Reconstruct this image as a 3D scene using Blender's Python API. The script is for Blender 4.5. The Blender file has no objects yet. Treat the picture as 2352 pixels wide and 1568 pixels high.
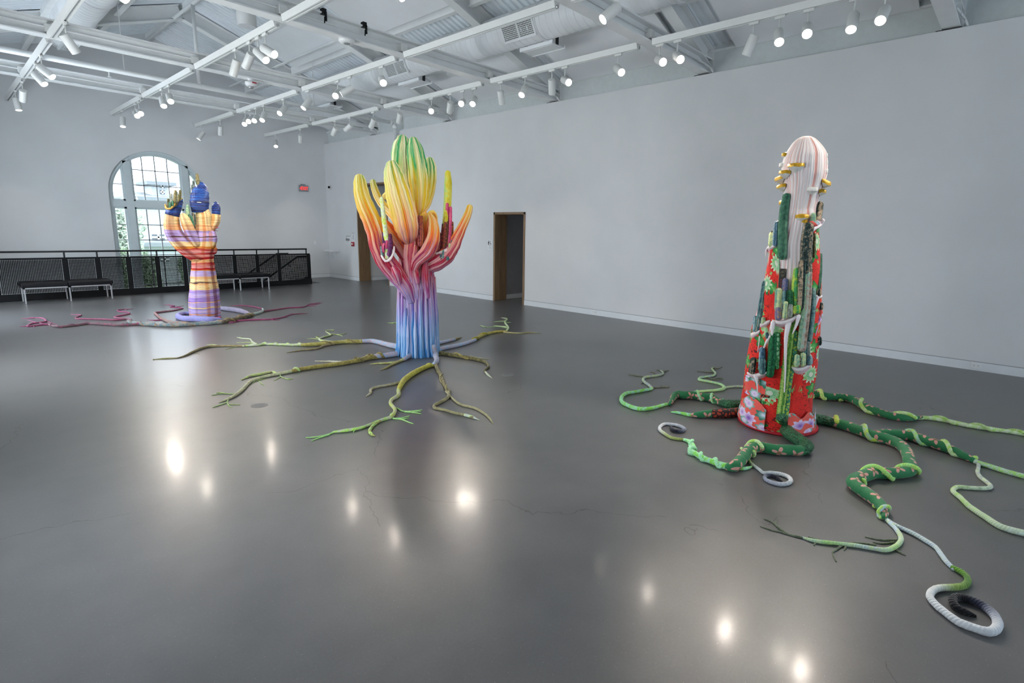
import bpy, bmesh, math, random
from mathutils import Vector, Matrix, noise as mnoise
random.seed(7)
D = bpy.data
scene = bpy.context.scene
COL = scene.collection
W, H = 2352, 1568
# ---------------------------------------------------------------- camera
FPX, CX, CY = 1233.69, 1241.32, 750.80
YAW, PITCH, ROLL = 0.848967, 0.176553, -0.0216765
CAM = Vector((0, 0, 1.72))
_fw = Vector((math.sin(YAW)*math.cos(PITCH), math.cos(YAW)*math.cos(PITCH), -math.sin(PITCH)))
_rt = Vector((math.cos(YAW), -math.sin(YAW), 0))
_dn = _fw.cross(_rt)
RT = _rt*math.cos(ROLL) + _dn*math.sin(ROLL)
DN = _rt*-math.sin(ROLL) + _dn*math.cos(ROLL)
FW = _fw
cd = D.cameras.new('camera'); cam = D.objects.new('camera', cd); COL.objects.link(cam)
cd.sensor_width = 36; cd.lens = FPX*36/W
cd.shift_x = (W/2-CX)/W; cd.shift_y = (CY-H/2)/W
cd.clip_start = .05; cd.clip_end = 300
m = Matrix((RT, -DN, -FW)).transposed().to_4x4(); m.translation = CAM
cam.matrix_world = m
scene.camera = cam
# ---------------------------------------------------------------- world, daylight, exposure
def lin(c):
    return c/12.92 if c <= .04045 else ((c+.055)/1.055)**2.4
def hx(s, a=1.0):
    s = s.lstrip('#'); return tuple(lin(int(s[i:i+2], 16)/255) for i in (0, 2, 4)) + (a,)
wd = D.worlds.new('sky'); scene.world = wd; wd.use_nodes = True
bg = wd.node_tree.nodes['Background']
bg.inputs[0].default_value = (.82, .91, 1.0, 1); bg.inputs[1].default_value = 4.3
vs = scene.view_settings
vs.view_transform = 'Standard'; vs.look = 'None'; vs.exposure = 0.42; vs.gamma = 1.0; vs.use_curve_mapping = False
def area(name, loc, rot, sx, sy, power, col):
    l = D.lights.new(name, 'AREA'); l.shape = 'RECTANGLE'; l.size = sx; l.size_y = sy; l.energy = power; l.color = col
    o = D.objects.new(name, l); COL.objects.link(o); o.location = loc; o.rotation_euler = rot; return o
# daylight portal at the far arched window; unseen end-wall window lights are added fill
o_ = area('daylight_far_window', (4.39, 18.06, 1.3), (math.radians(-90), 0, 0), 2.2, 4.6, 1, (1, 1, 1)); o_.data.cycles.is_portal = True
for i_, x_ in enumerate((1.9, 6.9)):
    area('added_fill_near_window', (x_, -6.33, 2.0), (math.radians(90), 0, 0), 2.4, 3.2, 112, (.72, .87, 1.0))
for y_, p_, c_ in ((3.6, 30, (1.0, .98, .95)), (8.4, 115, (1.0, .985, .96)), (13.2, 175, (.86, .93, 1.0))):
    area('added_fill_left_window', (-.66, y_, 1.75), (0, math.radians(-90), 0), 2.5, 2.2, p_, c_)  # fill lights added in the unseen left-wall windows
SPOT_W = 98.0
# ---------------------------------------------------------------- pixel rays on to real planes
def ray(x, y): return RT*((x-CX)/FPX) + DN*((y-CY)/FPX) + FW
def on_z(x, y, z=0.0):
    d = ray(x, y); return CAM + d*((z-CAM.z)/d.z)
def on_y(x, y, Y):
    d = ray(x, y); return CAM + d*(Y/d.y)
def on_x(x, y, X):
    d = ray(x, y); return CAM + d*(X/d.x)
class Plane:
    """vertical plane through a sculpture's base that faces the viewer's side of the room; off = towards that side"""
    def __init__(s, base):
        s.base = Vector(base); n = Vector((CAM.x-s.base.x, CAM.y-s.base.y, 0)); s.dist = n.length; s.n = n.normalized()
        s.r = Vector((-s.n.y, s.n.x, 0))
        if s.r.dot(RT) < 0: s.r = -s.r
    def pt(s, x, y, off=0.0):
        d = ray(x, y); t = ((s.base + s.n*off - CAM).dot(s.n))/d.dot(s.n); return CAM + d*t
    def k(s):                              # metres per pixel across the plane at chest height
        v = s.base+Vector((0, 0, 1.4))-CAM; x, y = CX+FPX*v.dot(RT)/v.dot(FW), CY+FPX*v.dot(DN)/v.dot(FW)
        return (s.pt(x+5, y)-s.pt(x-5, y)).length/10
    def sz(s, x, y, off=0.0):
        p = s.pt(x, y, off); return (p-s.base).dot(s.r), p.z
# ---------------------------------------------------------------- object helpers
def link(o, parent=None):
    COL.objects.link(o)
    if parent is not None: o.parent = parent
    return o
def tag(o, label=None, cat=None, group=None, kind=None):
    if label: o['label'] = label
    if cat: o['category'] = cat
    if group: o['group'] = group
    if kind: o['kind'] = kind
    return o
def empty(name, loc, label=None, cat=None, group=None, rot=(0, 0, 0)):
    o = D.objects.new(name, None); o.location = loc; o.rotation_euler = rot; o.empty_display_size = .1; COL.objects.link(o)
    return tag(o, label, cat, group)
class MB:
    """collects geometry for ONE mesh object, in world coordinates"""
    def __init__(s): s.v = []; s.f = []; s.uv = None; s.strip = None; s.col = None; s.mi = None
    def add(s, vs, fs):
        b = len(s.v); s.v += [tuple(p) for p in vs]; s.f += [tuple(i+b for i in f) for f in fs]
    def box(s, a, b):
        x0, y0, z0 = a; x1, y1, z1 = b
        s.add([(x0,y0,z0),(x1,y0,z0),(x1,y1,z0),(x0,y1,z0),(x0,y0,z1),(x1,y0,z1),(x1,y1,z1),(x0,y1,z1)],
              [(3,2,1,0),(4,5,6,7),(0,1,5,4),(1,2,6,5),(2,3,7,6),(3,0,4,7)]); return s
    def obox(s, c, ax, ay, az):           # centre and three half axes
        c = Vector(c); ax = Vector(ax); ay = Vector(ay); az = Vector(az)
        vs = [c+ax*i+ay*j+az*k for k in (-1, 1) for i, j in ((-1,-1),(1,-1),(1,1),(-1,1))]
        s.add(vs, [(3,2,1,0),(4,5,6,7),(0,1,5,4),(1,2,6,5),(2,3,7,6),(3,0,4,7)]); return s
    def cyl(s, a, b, r, n=16, r2=None, cap=True):
        a = Vector(a); b = Vector(b); d = (b-a).normalized(); r2 = r if r2 is None else r2
        u = d.orthogonal().normalized(); w = d.cross(u)
        vs = [a+(u*math.cos(t)+w*math.sin(t))*r for t in [2*math.pi*i/n for i in range(n)]]
        vs += [b+(u*math.cos(t)+w*math.sin(t))*r2 for t in [2*math.pi*i/n for i in range(n)]]
        fs = [(i, (i+1) % n, n+(i+1) % n, n+i) for i in range(n)]
        if cap: fs += [tuple(range(n-1, -1, -1)), tuple(range(n, 2*n))]
        s.add(vs, fs); return s
    def lathe(s, c, prof, n=20, ax=None):
        c = Vector(c); d = Vector(ax or (0, 0, 1)).normalized(); u = d.orthogonal().normalized(); w = d.cross(u)
        vs = [c+d*h+(u*math.cos(2*math.pi*i/n)+w*math.sin(2*math.pi*i/n))*r for r, h in prof for i in range(n)]
        fs = []
        for k in range(len(prof)-1):
            fs += [(k*n+i, k*n+(i+1) % n, (k+1)*n+(i+1) % n, (k+1)*n+i) for i in range(n)]
        fs += [tuple(range(n-1, -1, -1)), tuple(range((len(prof)-1)*n, len(prof)*n))]
        s.add(vs, fs); return s
    def prism(s, poly, lo, hi, f):        # poly of (a,b); f(a,b,h)->xyz
        n = len(poly); vs = [f(a, b, lo) for a, b in poly]+[f(a, b, hi) for a, b in poly]
        s.add(vs, [tuple(range(n-1, -1, -1)), tuple(range(n, 2*n))]+[(i, (i+1) % n, n+(i+1) % n, n+i) for i in range(n)]); return s
    def mesh(s, name, mat=None, smooth=False, origin=(0, 0, 0)):
        me = D.meshes.new(name); o = Vector(origin)
        me.from_pydata([Vector(p)-o for p in s.v], [], s.f)
        if mat:
            for q in (mat if isinstance(mat, (list, tuple)) else [mat]): me.materials.append(q)
        if s.mi: me.polygons.foreach_set('material_index', s.mi)
        if s.uv:
            l = me.uv_layers.new(name='UVMap')
            for p in me.polygons:
                for li, q in zip(p.loop_indices, s.uv[p.index]): l.data[li].uv = q
        if s.strip:
            at = me.attributes.new('strip', 'FLOAT', 'FACE'); at.data.foreach_set('value', s.strip)
        if s.col:
            for nm, arr in s.col.items():
                at = me.attributes.new(nm, 'FLOAT_COLOR', 'POINT')
                at.data.foreach_set('color', [c for q in arr for c in q])
        bm = bmesh.new(); bm.from_mesh(me); bmesh.ops.recalc_face_normals(bm, faces=bm.faces); bm.to_mesh(me); bm.free()
        if smooth: me.polygons.foreach_set('use_smooth', [True]*len(me.polygons))
        me.update(); return me
    def obj(s, name, mat=None, parent=None, smooth=False, **tags):
        org = Vector((0, 0, 0))
        if parent is not None: org = parent_origin(parent)
        elif s.v:
            xs = [p[0] for p in s.v]; ys = [p[1] for p in s.v]; zs = [p[2] for p in s.v]
            org = Vector(((min(xs)+max(xs))/2, (min(ys)+max(ys))/2, min(zs)))
        o = D.objects.new(name, s.mesh(name, mat, smooth, org)); link(o, parent)
        if parent is None: o.location = org
        return tag(o, **tags)
def parent_origin(p):
    v = Vector((0, 0, 0))
    while p is not None: v += p.location; p = p.parent
    return v
def bevel(o, w=.01, n=2):
    md = o.modifiers.new('bevel', 'BEVEL'); md.width = w; md.segments = n; md.limit_method = 'ANGLE'; return o
# ---------------------------------------------------------------- node helpers
class NT:
    def __init__(s, name):
        s.m = D.materials.new(name); s.m.use_nodes = True; s.t = s.m.node_tree; s.N = s.t.nodes; s.b = s.N['Principled BSDF']
    def n(s, typ, **kw):
        q = s.N.new(typ)
        for k, v in kw.items(): setattr(q, k, v)
        return q
    def set(s, sock, v):
        if hasattr(v, 'is_output') or isinstance(v, bpy.types.NodeSocket): s.t.links.new(v, sock)
        else: sock.default_value = v
    def math(s, op, a, b=0.0, c=None):
        q = s.n('ShaderNodeMath', operation=op); s.set(q.inputs[0], a); s.set(q.inputs[1], b)
        if c is not None: s.set(q.inputs[2], c)
        return q.outputs[0]
    def mix(s, f, a, b, blend='MIX'):
        q = s.n('ShaderNodeMix', data_type='RGBA', blend_type=blend); s.set(q.inputs[0], f); s.set(q.inputs[6], a); s.set(q.inputs[7], b); return q.outputs[2]
    def ramp(s, f, stops, interp='LINEAR'):
        q = s.n('ShaderNodeValToRGB'); cr = q.color_ramp; cr.interpolation = interp
        while len(cr.elements) < len(stops): cr.elements.new(.5)
        for e, (p, c) in zip(cr.elements, stops): e.position = p; e.color = c if len(c) == 4 else (*c, 1)
        s.set(q.inputs[0], f); return q.outputs[0]
    def noise(s, vec=None, scale=5, detail=3, rough=.5, dist=0.0, out=0):
        q = s.n('ShaderNodeTexNoise'); s.set(q.inputs['Scale'], scale); q.inputs['Detail'].default_value = detail
        q.inputs['Roughness'].default_value = rough; q.inputs['Distortion'].default_value = dist
        if vec is not None: s.set(q.inputs['Vector'], vec)
        return q.outputs[out]
    def pos(s): return s.n('ShaderNodeNewGeometry').outputs['Position']
    def sep(s, v):
        q = s.n('ShaderNodeSeparateXYZ'); s.set(q.inputs[0], v); return q.outputs
    def comb(s, x=0.0, y=0.0, z=0.0):
        q = s.n('ShaderNodeCombineXYZ'); s.set(q.inputs[0], x); s.set(q.inputs[1], y); s.set(q.inputs[2], z); return q.outputs[0]
    def uv(s): return s.n('ShaderNodeUVMap', uv_map='UVMap').outputs[0]
    def attr(s, name, out='Fac'): return s.n('ShaderNodeAttribute', attribute_name=name).outputs[out]
    def sc(s, v, k):
        q = s.n('ShaderNodeVectorMath', operation='MULTIPLY'); s.set(q.inputs[0], v); q.inputs[1].default_value = k; return q.outputs[0]
    def bump(s, h, strength=.3, dist=.01):
        q = s.n('ShaderNodeBump'); q.inputs['Strength'].default_value = strength; q.inputs['Distance'].default_value = dist
        s.set(q.inputs['Height'], h); s.t.links.new(q.outputs[0], s.b.inputs['Normal'])
    def flower(s, vec, scale, petals, size, rnd=.7, cut=.4):
        """printed flowers: petal mask, centre mask, random value and distance"""
        q = s.n('ShaderNodeTexVoronoi', voronoi_dimensions='2D', feature='F1'); s.set(q.inputs['Vector'], vec)
        q.inputs['Scale'].default_value = scale; q.inputs['Randomness'].default_value = rnd
        d = s.n('ShaderNodeVectorMath', operation='SUBTRACT'); s.set(d.inputs[0], vec); s.t.links.new(q.outputs['Position'], d.inputs[1])
        xyz = s.sep(d.outputs[0]); rgb = s.n('ShaderNodeSeparateColor'); s.t.links.new(q.outputs['Color'], rgb.inputs[0])
        ang = s.math('ADD', s.math('ARCTAN2', xyz[1], xyz[0]), s.math('MULTIPLY', rgb.outputs[0], 6.28))
        pet = s.math('MULTIPLY_ADD', s.math('COSINE', s.math('MULTIPLY', ang, petals)), cut, 1-cut)
        dist = q.outputs['Distance']
        rr = s.math('MULTIPLY', pet, size)
        return s.math('LESS_THAN', dist, rr), s.math('LESS_THAN', dist, size*.28), rgb.outputs[1], dist, rgb.outputs[2]
    def fin(s, col, rough=.6, metal=0.0, spec=.5, sheen=0.0):
        s.set(s.b.inputs['Base Color'], col); s.set(s.b.inputs['Roughness'], rough); s.b.inputs['Metallic'].default_value = metal
        s.b.inputs['Specular IOR Level'].default_value = spec; s.b.inputs['Sheen Weight'].default_value = sheen; return s.m
def plain(name, hexc, rough=.5, metal=0.0, vary=.06, scale=8, spec=.5, bump=0.0):
    q = NT(name); c = hx(hexc); nz = q.noise(q.pos(), scale, 3)
    dark = tuple(v*(1-vary) for v in c[:3])+(1,); lite = tuple(min(1, v*(1+vary)) for v in c[:3])+(1,)
    if bump: q.bump(q.noise(q.pos(), scale*8, 4), bump, .004)
    return q.fin(q.ramp(nz, [(.3, dark), (.7, lite)]), rough, metal, spec)
# ---------------------------------------------------------------- room materials
def mat_wall():
    q = NT('wall_paint'); nz = q.noise(q.pos(), 1.3, 3); fine = q.noise(q.pos(), 220, 2)
    q.bump(fine, .08, .002)
    return q.fin(q.ramp(nz, [(.3, hx('#d5d6d7')), (.7, hx('#dbdcdd'))]), .75, 0, .3)
def mat_floor():
    q = NT('polished_concrete'); p = q.pos()
    big = q.noise(p, .55, 5, .6); mid = q.noise(p, 3.5, 4, .5, .2); fine = q.noise(p, 70, 4, .7)
    c = q.ramp(big, [(.25, hx('#5a5a5b')), (.75, hx('#69696a'))])
    c = q.mix(q.math('MULTIPLY', q.math('SUBTRACT', mid, .3), .40), c, hx('#8f8d8c'))
    c = q.mix(q.math('MULTIPLY', fine, .45), c, hx('#474645'))
    speck = q.math('GREATER_THAN', q.noise(p, 150, 1), .735)
    c = q.mix(q.math('MULTIPLY', speck, .35), c, hx('#b3b1ae'))
    # hairline cracks
    dv = q.n('ShaderNodeVectorMath', operation='ADD'); q.t.links.new(p, dv.inputs[0])
    w = q.n('ShaderNodeVectorMath', operation='SCALE'); q.t.links.new(q.noise(p, 1.6, 4, .55, 0, 1), w.inputs[0]); w.inputs['Scale'].default_value = .7
    q.t.links.new(w.outputs[0], dv.inputs[1])
    v = q.n('ShaderNodeTexVoronoi', voronoi_dimensions='2D', feature='DISTANCE_TO_EDGE'); q.t.links.new(dv.outputs[0], v.inputs['Vector']); v.inputs['Scale'].default_value = .42
    crack = q.math('LESS_THAN', v.outputs['Distance'], .0016)
    crack = q.math('MULTIPLY', crack, q.math('GREATER_THAN', q.noise(p, .8, 2), .50))
    c = q.mix(q.math('MULTIPLY', crack, .55), c, hx('#3a3836'))
    q.bump(q.math('ADD', q.math('MULTIPLY', mid, .25), q.math('MULTIPLY', fine, .06)), .03, .004)
    rough = q.math('MULTIPLY_ADD', mid, .06, .30)
    q.b.inputs['Coat Weight'].default_value = .11; q.b.inputs['Coat Roughness'].default_value = .12; q.b.inputs['Coat IOR'].default_value = 1.45
    return q.fin(c, rough, 0, .43)
def mat_wood():
    q = NT('brown_wood'); p = q.sc(q.pos(), (14, 14, 1.0)); nz = q.noise(p, 2.2, 5, .6, .4)
    return q.fin(q.ramp(nz, [(.3, hx('#6f563d')), (.7, hx('#8f7354'))]), .5)
def mat_glass():
    q = NT('window_glass'); q.N.remove(q.b); out = q.N['Material Output']
    tr = q.n('ShaderNodeBsdfTransparent'); tr.inputs[0].default_value = (.96, .985, 1, 1); gl = q.n('ShaderNodeBsdfGlossy'); gl.inputs['Roughness'].default_value = .02
    mx = q.n('ShaderNodeMixShader'); mx.inputs[0].default_value = .05
    q.t.links.new(tr.outputs[0], mx.inputs[1]); q.t.links.new(gl.outputs[0], mx.inputs[2]); q.t.links.new(mx.outputs[0], out.inputs[0]); return q.m
def mat_emit(name, hexc, k):
    q = NT(name); q.b.inputs['Emission Color'].default_value = hx(hexc); q.b.inputs['Emission Strength'].default_value = k
    return q.fin(hx(hexc), .4)
M = dict(wall=mat_wall(), floor=mat_floor(), wood=mat_wood(), glass=mat_glass(),
  ceil=plain('ceiling_paint', '#e9eff3', .7, vary=.02, scale=2), steel=plain('white_steel', '#e6e8e8', .45, vary=.03, scale=5),
  panel=plain('panel_white', '#f0f2f4', .8, vary=.02, scale=2), duct=plain('duct_white', '#eceff1', .4, vary=.03, scale=4),
  frame=plain('window_frame', '#c9d3d6', .4, vary=.03), black=plain('black_steel', '#08090c', .45, vary=.1, spec=.25), mesh=plain('black_wire', '#07080a', .6, vary=.1, spec=.12),
  leather=plain('black_leather', '#0d0d11', .45, vary=.15, scale=20, bump=.15, spec=.25), chrome=plain('brushed_steel', '#b9b9bb', .3, .85),
  dark=plain('dark_slot', '#1d1f22', .7), white=plain('white_plastic', '#e4e5e6', .4, vary=.02), lamp=plain('lamp_white', '#dfe0de', .4, vary=.02),
  red=plain('red_plastic', '#b2202c', .4), ink=plain('black_ink', '#17181a', .6), grey=plain('grey_plastic', '#8c9093', .45),
  base=plain('baseboard_paint', '#dcdfe2', .6, vary=.02), tread=plain('stair_grey', '#6a6b6d', .6), masonry_shade=plain('shade_toned_masonry', '#c9cfcf', .8, vary=.03, scale=14, bump=.25), concrete=plain('lower_concrete', '#7a7876', .7),
  lens=mat_emit('lamp_lens', '#fff4e4', 9), exitred=mat_emit('exit_red', '#ff2e2a', 1.3))
XR, XL, YB, YF = 9.17, -.35, 17.88, -6.0
ZT, ZR, SL, XM = 4.42, 6.58, .345, 4.42
def zroof(x): return ZR - SL*abs(x-XM)
def S(o): o['kind'] = 'structure'; return o
# ---------------------------------------------------------------- floor and walls
HX, HY = 7.95, 16.06           # stair opening: x < HX, y > HY
mb = MB()
mb.box((XL, YF, -.3), (XR+.41, HY, 0)); mb.box((HX, HY, -.3), (XR+.41, YB, 0)); mb.box((XR+.41, 13.4, -.3), (13.2, 17.0, 0)); mb.box((XR+.41, 7.3, -.3), (13.2, 10.4, 0))
floor = S(mb.obj('floor', M['floor']))
S(MB().box((XL, 11, -3.3), (XR+.4, YB+.35, -3.0)).obj('floor_lower', M['concrete']))
AX, AR, AZ, AB = 4.39, 1.12, 2.50, -1.3     # arched window: centre, radius, springing, sill
def arch_wall(name, y0, y1, wins):
    """gable wall between y0 (room face) and y1 with arched openings (x, radius, springing, sill)"""
    xs = {XL-.3, XR+.45, XM, 0.0, 2.0, 7.0}
    for ax, ar, az, ab in wins: xs |= {ax-ar*math.cos(math.pi*i/28) for i in range(29)}
    xs = sorted(xs); mb = MB()
    def top(x):
        for ax, ar, az, ab in wins:
            if ax-ar-1e-6 <= x <= ax+ar+1e-6: return az+math.sqrt(max(0, ar*ar-(x-ax)**2)), ab
        return None
    for a, b in zip(xs, xs[1:]):
        mid = top((a+b)/2)
        for y in (y0, y1):
            if mid is None: mb.add([(a, y, -3.3), (b, y, -3.3), (b, y, zroof(b)+.05), (a, y, zroof(a)+.05)], [(0, 1, 2, 3)])
            else:
                ta, tb = top(a), top(b)
                mb.add([(a, y, -3.3), (b, y, -3.3), (b, y, ta[1]), (a, y, ta[1])], [(0, 1, 2, 3)])
                mb.add([(a, y, ta[0]), (b, y, tb[0]), (b, y, zroof(b)+.05), (a, y, zroof(a)+.05)], [(0, 1, 2, 3)])
        if mid:
            ta, tb = top(a), top(b)
            mb.add([(a, y0, ta[0]), (b, y0, tb[0]), (b, y1, tb[0]), (a, y1, ta[0])], [(0, 1, 2, 3)])
            mb.add([(a, y0, ta[1]), (b, y0, ta[1]), (b, y1, ta[1]), (a, y1, ta[1])], [(0, 1, 2, 3)])
    for ax, ar, az, ab in wins:
        for x in (ax-ar, ax+ar): mb.add([(x, y0, ab), (x, y1, ab), (x, y1, az), (x, y0, az)], [(0, 1, 2, 3)])
    return S(mb.obj(name, M['wall']))
arch_wall('wall_back', YB, YB+.35, [(AX, AR, AZ, AB)])
arch_wall('wall_front', YF, YF-.35, [(1.9, 1.2, 2.5, .4), (6.9, 1.2, 2.5, .4)])
LW = [(2.5, 4.7), (7.3, 9.5), (12.1, 14.3)]; LZ = (.5, 3.0); mb = MB(); ya = YF
for y0, y1 in LW: mb.box((XL-.3, ya, -3.3), (XL, y0, zroof(XL)+.1)); mb.box((XL-.3, y0, -3.3), (XL, y1, LZ[0])); mb.box((XL-.3, y0, LZ[1]), (XL, y1, zroof(XL)+.1)); ya = y1
mb.box((XL-.3, ya, -3.3), (XL, YB, zroof(XL)+.1)); S(mb.obj('wall_left', M['wall']))
# right wall with its two doorways (y ranges, heads)
DA, DB = (8.60, 9.65, 2.145), (14.20, 15.93, 3.05)
mb = MB()
for y0, y1, z0, z1 in ((YF, DA[0], 0, ZT), (DA[1], DB[0], 0, ZT), (DB[1], YB, -3.3, ZT), (DA[0], DA[1], DA[2], ZT), (DB[0], DB[1], DB[2], ZT)):
    mb.box((XR, y0, z0), (XR+.40, y1, z1))
S(mb.obj('wall_right', M['wall']))
S(MB().box((XR+.15, YF, ZT), (XR+.40, YB, zroof(XR+.15)+.02)).obj('wall_upper_right', M['masonry_shade']))  # rough masonry; weaker lamplight up here is painted in as a darker tone
S(MB().box((XR+.02, HY, -3.3), (XR+.40, YB, 0)).obj('wall_stair_right', M['wall']))
S(MB().box((HX, HY-.14, -3.3), (XR+.1, HY, -.3)).obj('wall_stair_front', M['wall']))
# corridors behind the doorways
mb = MB(); mb.box((XR+.40, 9.65, 0), (13.2, 9.8, 2.7)); mb.box((12.2, 7.2, 0), (12.35, 9.65, 2.7)); mb.box((XR+.40, 7.05, 0), (13.2, 7.2, 2.7)); mb.box((XR+.40, 7.2, 2.6), (12.4, 9.65, 2.75))
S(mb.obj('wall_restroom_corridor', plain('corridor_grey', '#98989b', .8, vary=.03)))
mb = MB(); mb.box((XR+.40, 15.95, 0), (11.1, 16.1, 3.4)); mb.box((11.95, 15.95, 0), (13.2, 16.1, 3.4)); mb.box((11.1, 15.95, 2.3), (11.95, 16.1, 3.4)); mb.box((13.0, 13.4, 0), (13.15, 15.95, 3.4)); mb.box((XR+.40, 13.3, 0), (13.2, 13.45, 3.4)); mb.box((XR+.40, 13.4, 3.3), (13.2, 16.0, 3.45)); mb.box((11.0, 17.0, 0), (13.2, 17.1, 3.4))
S(mb.obj('wall_hall_corridor', M['wall']))
# baseboards: flush board under a recessed reveal line
def baseboard(name, segs, horiz):
    mb = MB()
    for a in segs: mb.box(*a)
    o = S(mb.obj(name, M['base']))
    g = MB()
    for a, b in segs: g.box((a[0]+.004, a[1]+.004, b[2]), (b[0]-.004 if horiz else b[0], b[1] if horiz else b[1]-.004, b[2]+.008))
    g.obj('shadow_gap', M['grey'], o)
baseboard('baseboard_right', [((XR-.012, y0, 0), (XR+.01, y1, .115)) for y0, y1 in ((YF, DA[0]-.005), (DA[1]+.005, DB[0]-.005), (DB[1]+.005, YB))], False)
baseboard('baseboard_back', [((HX, YB-.012, 0), (XR, YB+.01, .115))], True)
baseboard('baseboard_restroom', [((XR+.42, 9.64, 0), (12.2, 9.66, .115))], True)
baseboard('baseboard_hall', [((XR+.42, 15.935, 0), (11.1, 15.955, .115))], True)
# door frames
def doorway(name, d, w, depth, label):
    root = empty(name, (XR, (d[0]+d[1])/2, 0)); S(root); root['label'] = label
    for y0, y1 in ((d[0], d[0]+w), (d[1]-w, d[1])):
        bevel(MB().box((XR-.015, y0, 0), (XR+depth, y1, d[2])).obj('jamb', M['wood'], root), .004)
    bevel(MB().box((XR-.015, d[0], d[2]-w), (XR+depth, d[1], d[2])).obj('head', M['wood'], root), .004)
    return root
doorway('door_1', DA, .055, .40, 'open doorway with brown wood frame to the restrooms')
d2 = doorway('door_2', DB, .05, .38, 'tall open doorway with brown wood jamb behind the rainbow sculpture')
MB().box((XR+.06, 14.3, 2.93), (XR+.12, 14.42, 3.0)).obj('door_closer', M['dark'], d2)
# a narrow oak door edge and glazed side light beyond the tall doorway
# ---------------------------------------------------------------- arched window
def muntins(root, x0, x1, z0, zt, xs, zs, y, w=.022):
    for x in xs: MB().box((x-w/2, y-.02, z0), (x+w/2, y+.02, zt(x))).obj('muntin', M['black' if False else 'grey'], root)
    for z in zs: MB().box((x0, y-.02, z-w/2), (x1, y+.02, z+w/2)).obj('muntin', M['grey'], root)
def arch_window(name, ax, ar, az, ab, yc, label):
    """yc = plane of the glass"""
    root = empty(name, (ax, yc, ab)); S(root); root['label'] = label
    def ring(r0, r1, y0, y1, nm):
        mb = MB(); n = 40
        for i in range(n):
            t0, t1 = math.pi*i/n, math.pi*(i+1)/n
            P = lambda r, t, y: (ax-r*math.cos(t), y, az+r*math.sin(t))
            mb.add([P(r0,t0,y0),P(r1,t0,y0),P(r1,t1,y0),P(r0,t1,y0),P(r0,t0,y1),P(r1,t0,y1),P(r1,t1,y1),P(r0,t1,y1)],
                   [(0,1,2,3),(7,6,5,4),(0,3,7,4),(1,5,6,2)])
        for sx in (-1, 1):
            a, b = sorted((ax+sx*r0, ax+sx*r1)); mb.box((a, y0, ab), (b, y1, az))
        mb.obj(nm, M['frame'], root)
    ring(ar-.075, ar+.005, yc-.09, yc+.09, 'frame'); ring(ar-.12, ar-.07, yc-.05, yc+.05, 'sash')
    zt = lambda x: az+math.sqrt(max(0, (ar-.07)**2-(x-ax)**2))
    for sx in (-1, 1):
        x = ax+sx*.665; MB().box((x-.085, yc-.09, ab), (x+.085, yc+.09, zt(x)-.0)).obj('mullion', M['frame'], root)
    MB().box((ax-ar+.03, yc-.085, az-.38), (ax+ar-.03, yc+.085, az-.22)).obj('transom', M['frame'], root)
    MB().box((ax-ar, yc-.12, ab-.02), (ax+ar, yc+.1, ab+.08)).obj('sill', M['frame'], root)
    # sash borders beside the mullions and the transom
    mb = MB()
    for sx in (-1, 1):
        for d in (.085, -.13):
            x = ax+sx*(.665)+sx*d; a, b = sorted((x, x+sx*.045)); mb.box((a, yc-.04, ab), (b, yc+.04, zt((a+b)/2)))
    mb.box((ax-ar+.03, yc-.04, az-.22), (ax+ar-.03, yc+.04, az-.175)); mb.box((ax-ar+.03, yc-.04, az-.425), (ax+ar-.03, yc+.04, az-.38))
    mb.obj('sash_border', M['frame'], root)
    muntins(root, ax-.6, ax+.6, ab, lambda x: zt(x), (ax-.31, ax-.02, ax+.27), (3.11, 2.71, 1.66, 1.25, .84, .43, .02, -.39, -.8), yc)
    for sx in (-1, 1):
        a, b = sorted((ax+sx*.74, ax+sx*(ar-.1)))
        for z in (2.92, 2.71, 1.66, 1.25, .84, .43, .02, -.39, -.8):
            if z < zt(a if sx < 0 else b): MB().box((a, yc-.02, z-.011), (b, yc+.02, z+.011)).obj('muntin', M['grey'], root)
    # panes of glass
    def pane(x0, x1, z0, z1, curved):
        n = 12; mb = MB(); xs = [x0+(x1-x0)*i/n for i in range(n+1)]
        pts = [(x, (min(z1, zt(x)-.02) if curved else z1)) for x in xs]
        vs = [(x, yc, z0) for x in xs]+[(x, yc, z) for x, z in pts]
        mb.add(vs, [(i, i+1, n+2+i, n+1+i) for i in range(n)]); mb.obj('pane', M['glass'], root)
    for x0, x1 in ((ax-ar+.07, ax-.70), (ax-.62, ax+.62), (ax+.70, ax+ar-.07)):
        pane(x0, x1, ab+.06, az-.38, False); pane(x0, x1, az-.22, 9, True)
    return root
arch_window('window_1', AX, AR, AZ, AB, YB+.17, 'tall arched multi-pane window behind the blue-tipped hand sculpture')
arch_window('window_2', 1.9, 1.2, 2.5, .4, YF-.2, 'added unseen arched window of the end wall, left'); arch_window('window_3', 6.9, 1.2, 2.5, .4, YF-.2, 'added unseen arched window of the end wall, right')  # end-wall windows out of view, added to carry the fill daylight
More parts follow.
